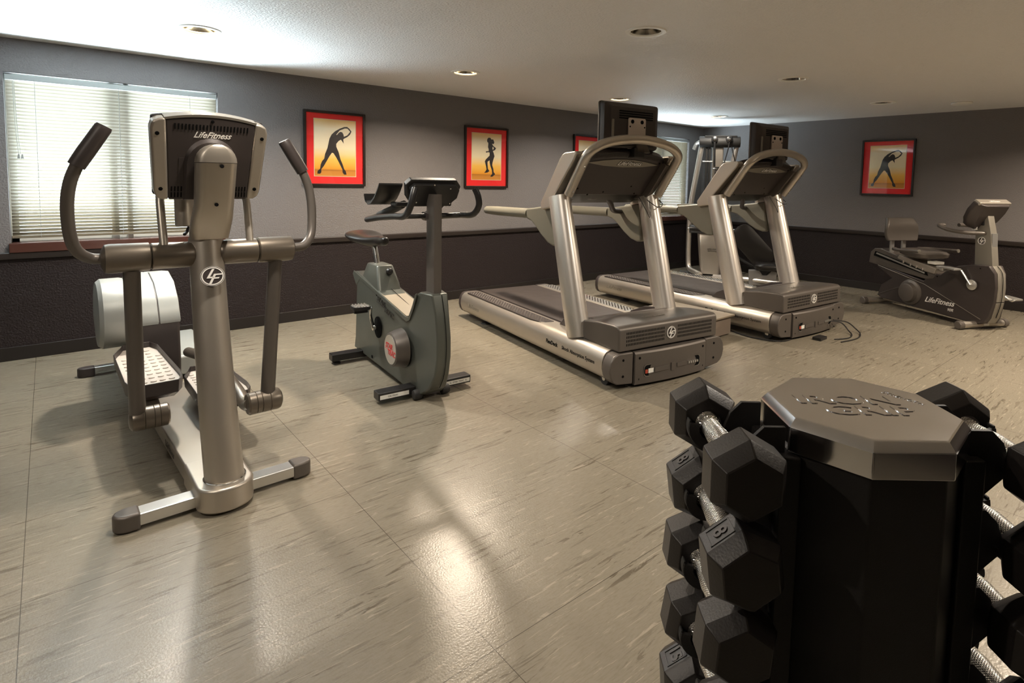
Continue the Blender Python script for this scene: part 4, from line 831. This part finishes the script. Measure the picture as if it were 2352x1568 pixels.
# ------------------------------------------------------------------ cable machine in the corner
def gym():
    t = tag(empty('cable_weight_machine', (-1.0, -1.0, 0), -55), 'tall silver and black cable weight machine with roller pads and seat in the far corner', 'weight machine')
    MB().lathe([(.075, -.33), (.085, -.325), (.085, .265), (.075, .27)], (0, -.02, 2.10), (1, 0, 0), 32).build('top_pulley_housing', RUBBER, t)
    MB().box(-.25, .22, -.08, .05, 2.17, 2.192).build('housing_cap', RUBBER, t, bevel=.006)
    MB().tube([(-.29, .0, 2.04), (-.35, .0, 1.62), (-.415, .0, 1.15), (-.43, 0, .70), (-.425, 0, .30), (-.40, -.04, .14), (-.30, -.16, .10), (-.25, -.25, .07), (-.42, -.40, .05), (-.62, -.55, .05)], .040, 20, sub=5, up=(0, 1, 0)).build('frame_tube', SILVER2, t)
    MB().tube([(.22, .0, 2.03), (.17, .0, 1.75), (.09, .0, 1.35), (.06, .05, 1.0), (.05, .1, .2)], .038, 18, up=(0, 1, 0)).build('frame_tube', SILVER2, t)
    MB().tube([(-.40, .25, 2.0), (-.36, .22, 2.09), (-.28, .12, 2.12)], .03, 12).build('back_strut', SILVER2, t)
    MB().box(-.125, .035, -.03, .10, .80, 2.02).build('weight_shroud', SILVER, t, bevel=.02, seg=3)
    sh = [o for o in kids(t) if o.name.startswith('weight_shroud')][0]
    MB().box(-.085, -.02, -.034, -.030, 1.42, 1.72).build('exercise_chart', BLACK, sh)
    k = MB(); [k.box(-.078, -.050, -.0355, -.034, 1.435+.041*i, 1.462+.041*i).box(-.046, -.027, -.0355, -.034, 1.438+.041*i, 1.458+.041*i) for i in range(7)]; k.build('chart_pictures', TAUPE, sh)
    for x in (-.215, -.170): MB().cyl((x, -.02, 1.0), (x, -.02, 2.02), .020, 14).build('guide_rod', RUBBER, t)
    MB().box(-.255, -.135, -.06, .06, .90, 1.04).build('rod_clamp', RUBBER, t, bevel=.01); MB().lathe([(.022, 0), (.018, .012), (0, .014)], (-.195, -.06, .97), (0, -1, 0), 14).build('clamp_bolt', CHROME, t)
    MB().lathe([(0, 0), (.10, .0), (.13, .02), (.12, .035), (0, .04)], (-.20, -.05, .84), (0, 0, 1), 20).build('tray', VINYL, t)
    MB().cyl((-.27, -.03, 1.80), (-.12, -.03, 1.80), .013, 10).cyl((.03, -.03, 1.80), (.14, -.03, 1.80), .013, 10).build('cross_rod', STEEL, t)
    rs = [[(x, y, z) for x, y in rrect(w_, d, .05, 4, cx, 0)] for z, w_, d, cx in ((.08, .30, .26, -.09), (.10, .30, .26, -.09), (.40, .33, .28, -.11), (.74, .35, .30, -.13), (.76, .32, .27, -.13))]
    LS = MB().rings(rs).build('lower_shroud', SILVER, t, ang=50)
    text('shroud_lettering', 'cable motion', .032, BLACK, LS, (-.07, -.152, .47), (1, 0, 0), (0, -.03, 1), .001, .3); text('shroud_lettering', 'technology', .032, BLACK, LS, (-.075, -.151, .44), (1, 0, 0), (0, -.03, 1), .001, .3)
    MB().box(-.16, -.02, -.18, -.10, .69, .80).build('pulley_bracket', CHROME, t, bevel=.015)
    for a, b in ((-.43, -.14), (.27, .44)):
        MB().lathe([(.03, 0), (.062, .006), (.066, .02), (.066, b-a-.02), (.06, b-a-.004), (.03, b-a)], (a, -.16, .77), (1, 0, 0), 24).build('roller_pad', VINYL, t)
    MB().cyl((-.45, -.16, .77), (.46, -.16, .77), .018, 12).build('roller_bar', CHROME, t)
    for x in (-.105, .105):
        p = MB().lathe([(.02, -.01), (.045, 0), (.050, .02), (.045, .04), (.02, .05)], (x, -.085, 2.13), (0, -1, 0), 20).build('swivel_pulley', BLACK, t)
        MB().lathe([(.022, .05), (.020, .065), (0, .07)], (x, -.085, 2.13), (0, -1, 0), 14).build('pulley_hub', CHROME, p)
    MB().tube([(-.105, -.14, 2.09), (-.10, -.14, 1.90), (-.095, -.14, 1.72)], .014, 10).build('cable_strap', BLACK, t)
    MB().lathe([(.02, 0), (.028, .01), (.02, .02)], (-.095, -.14, 1.68), (0, 0, 1), 14).build('strap_ring', CHROME, t)
    MB().tube([(.105, -.14, 2.09), (.09, -.14, 1.98), (.03, -.14, 1.72)], .008, 8).tube([(.14, -.14, 2.02), (.21, -.14, 1.75)], .007, 8).cyl((.03, -.14, 1.70), (.215, -.14, 1.70), .016, 12).build('stirrup_handle', BLACK, t)
    # base, seat and backrest
    MB().box(-.55, .30, -.45, .30, .03, .055).build('base_deck', STEEL, t, bevel=.004)
    MB().tube([(-.05, -.30, .07), (.4, -.55, .10), (1.0, -.80, .10)], .035, 16).build('base_tube', SILVER2, t)
    MB().box(-.04, .04, -.03, .03, -.0, .38, Matrix.Translation((.10, -.30, .03)) @ Matrix.Rotation(R(28), 4, 'Y')).build('seat_brace', SILVER2, t, bevel=.01)
    MB().prism([(.42, .03), (.42, .24), (.56, .25), (.60, .18), (.66, .18), (.72, .25), (.80, .24), (.78, .10), (.80, .03)], 'y', -.62, -.50).build('seat_carriage', mat('gym_grey', (.28, .27, .26), .35, .3), t, bevel=.01)
    rs = [[(x, y, z) for x, y in rrect(w_, d, .10, 5, .68, -.60)] for z, w_, d in ((.26, .30, .26), (.275, .38, .32), (.325, .40, .34), (.355, .34, .28))]
    MB().rings(rs).build('seat_pad', VINYL, t, ang=60)
    M = Matrix.Translation((.47, -.40, .57)) @ Matrix.Rotation(R(-42), 4, 'Y')
    MB().rings([[M @ Vector((x, y, z)) for x, z in rrect(w_, h_, .13, 6)] for y, w_, h_ in ((-.045, .26, .60), (-.03, .33, .68), (.02, .33, .68), (.035, .28, .62))]).build('back_pad', VINYL, t, ang=50)
    MB().tube([(.12, -.34, .55), (.30, -.36, .38), (.50, -.42, .28)], .022, 12).build('back_support', BLACK, t)
    return t
gym()
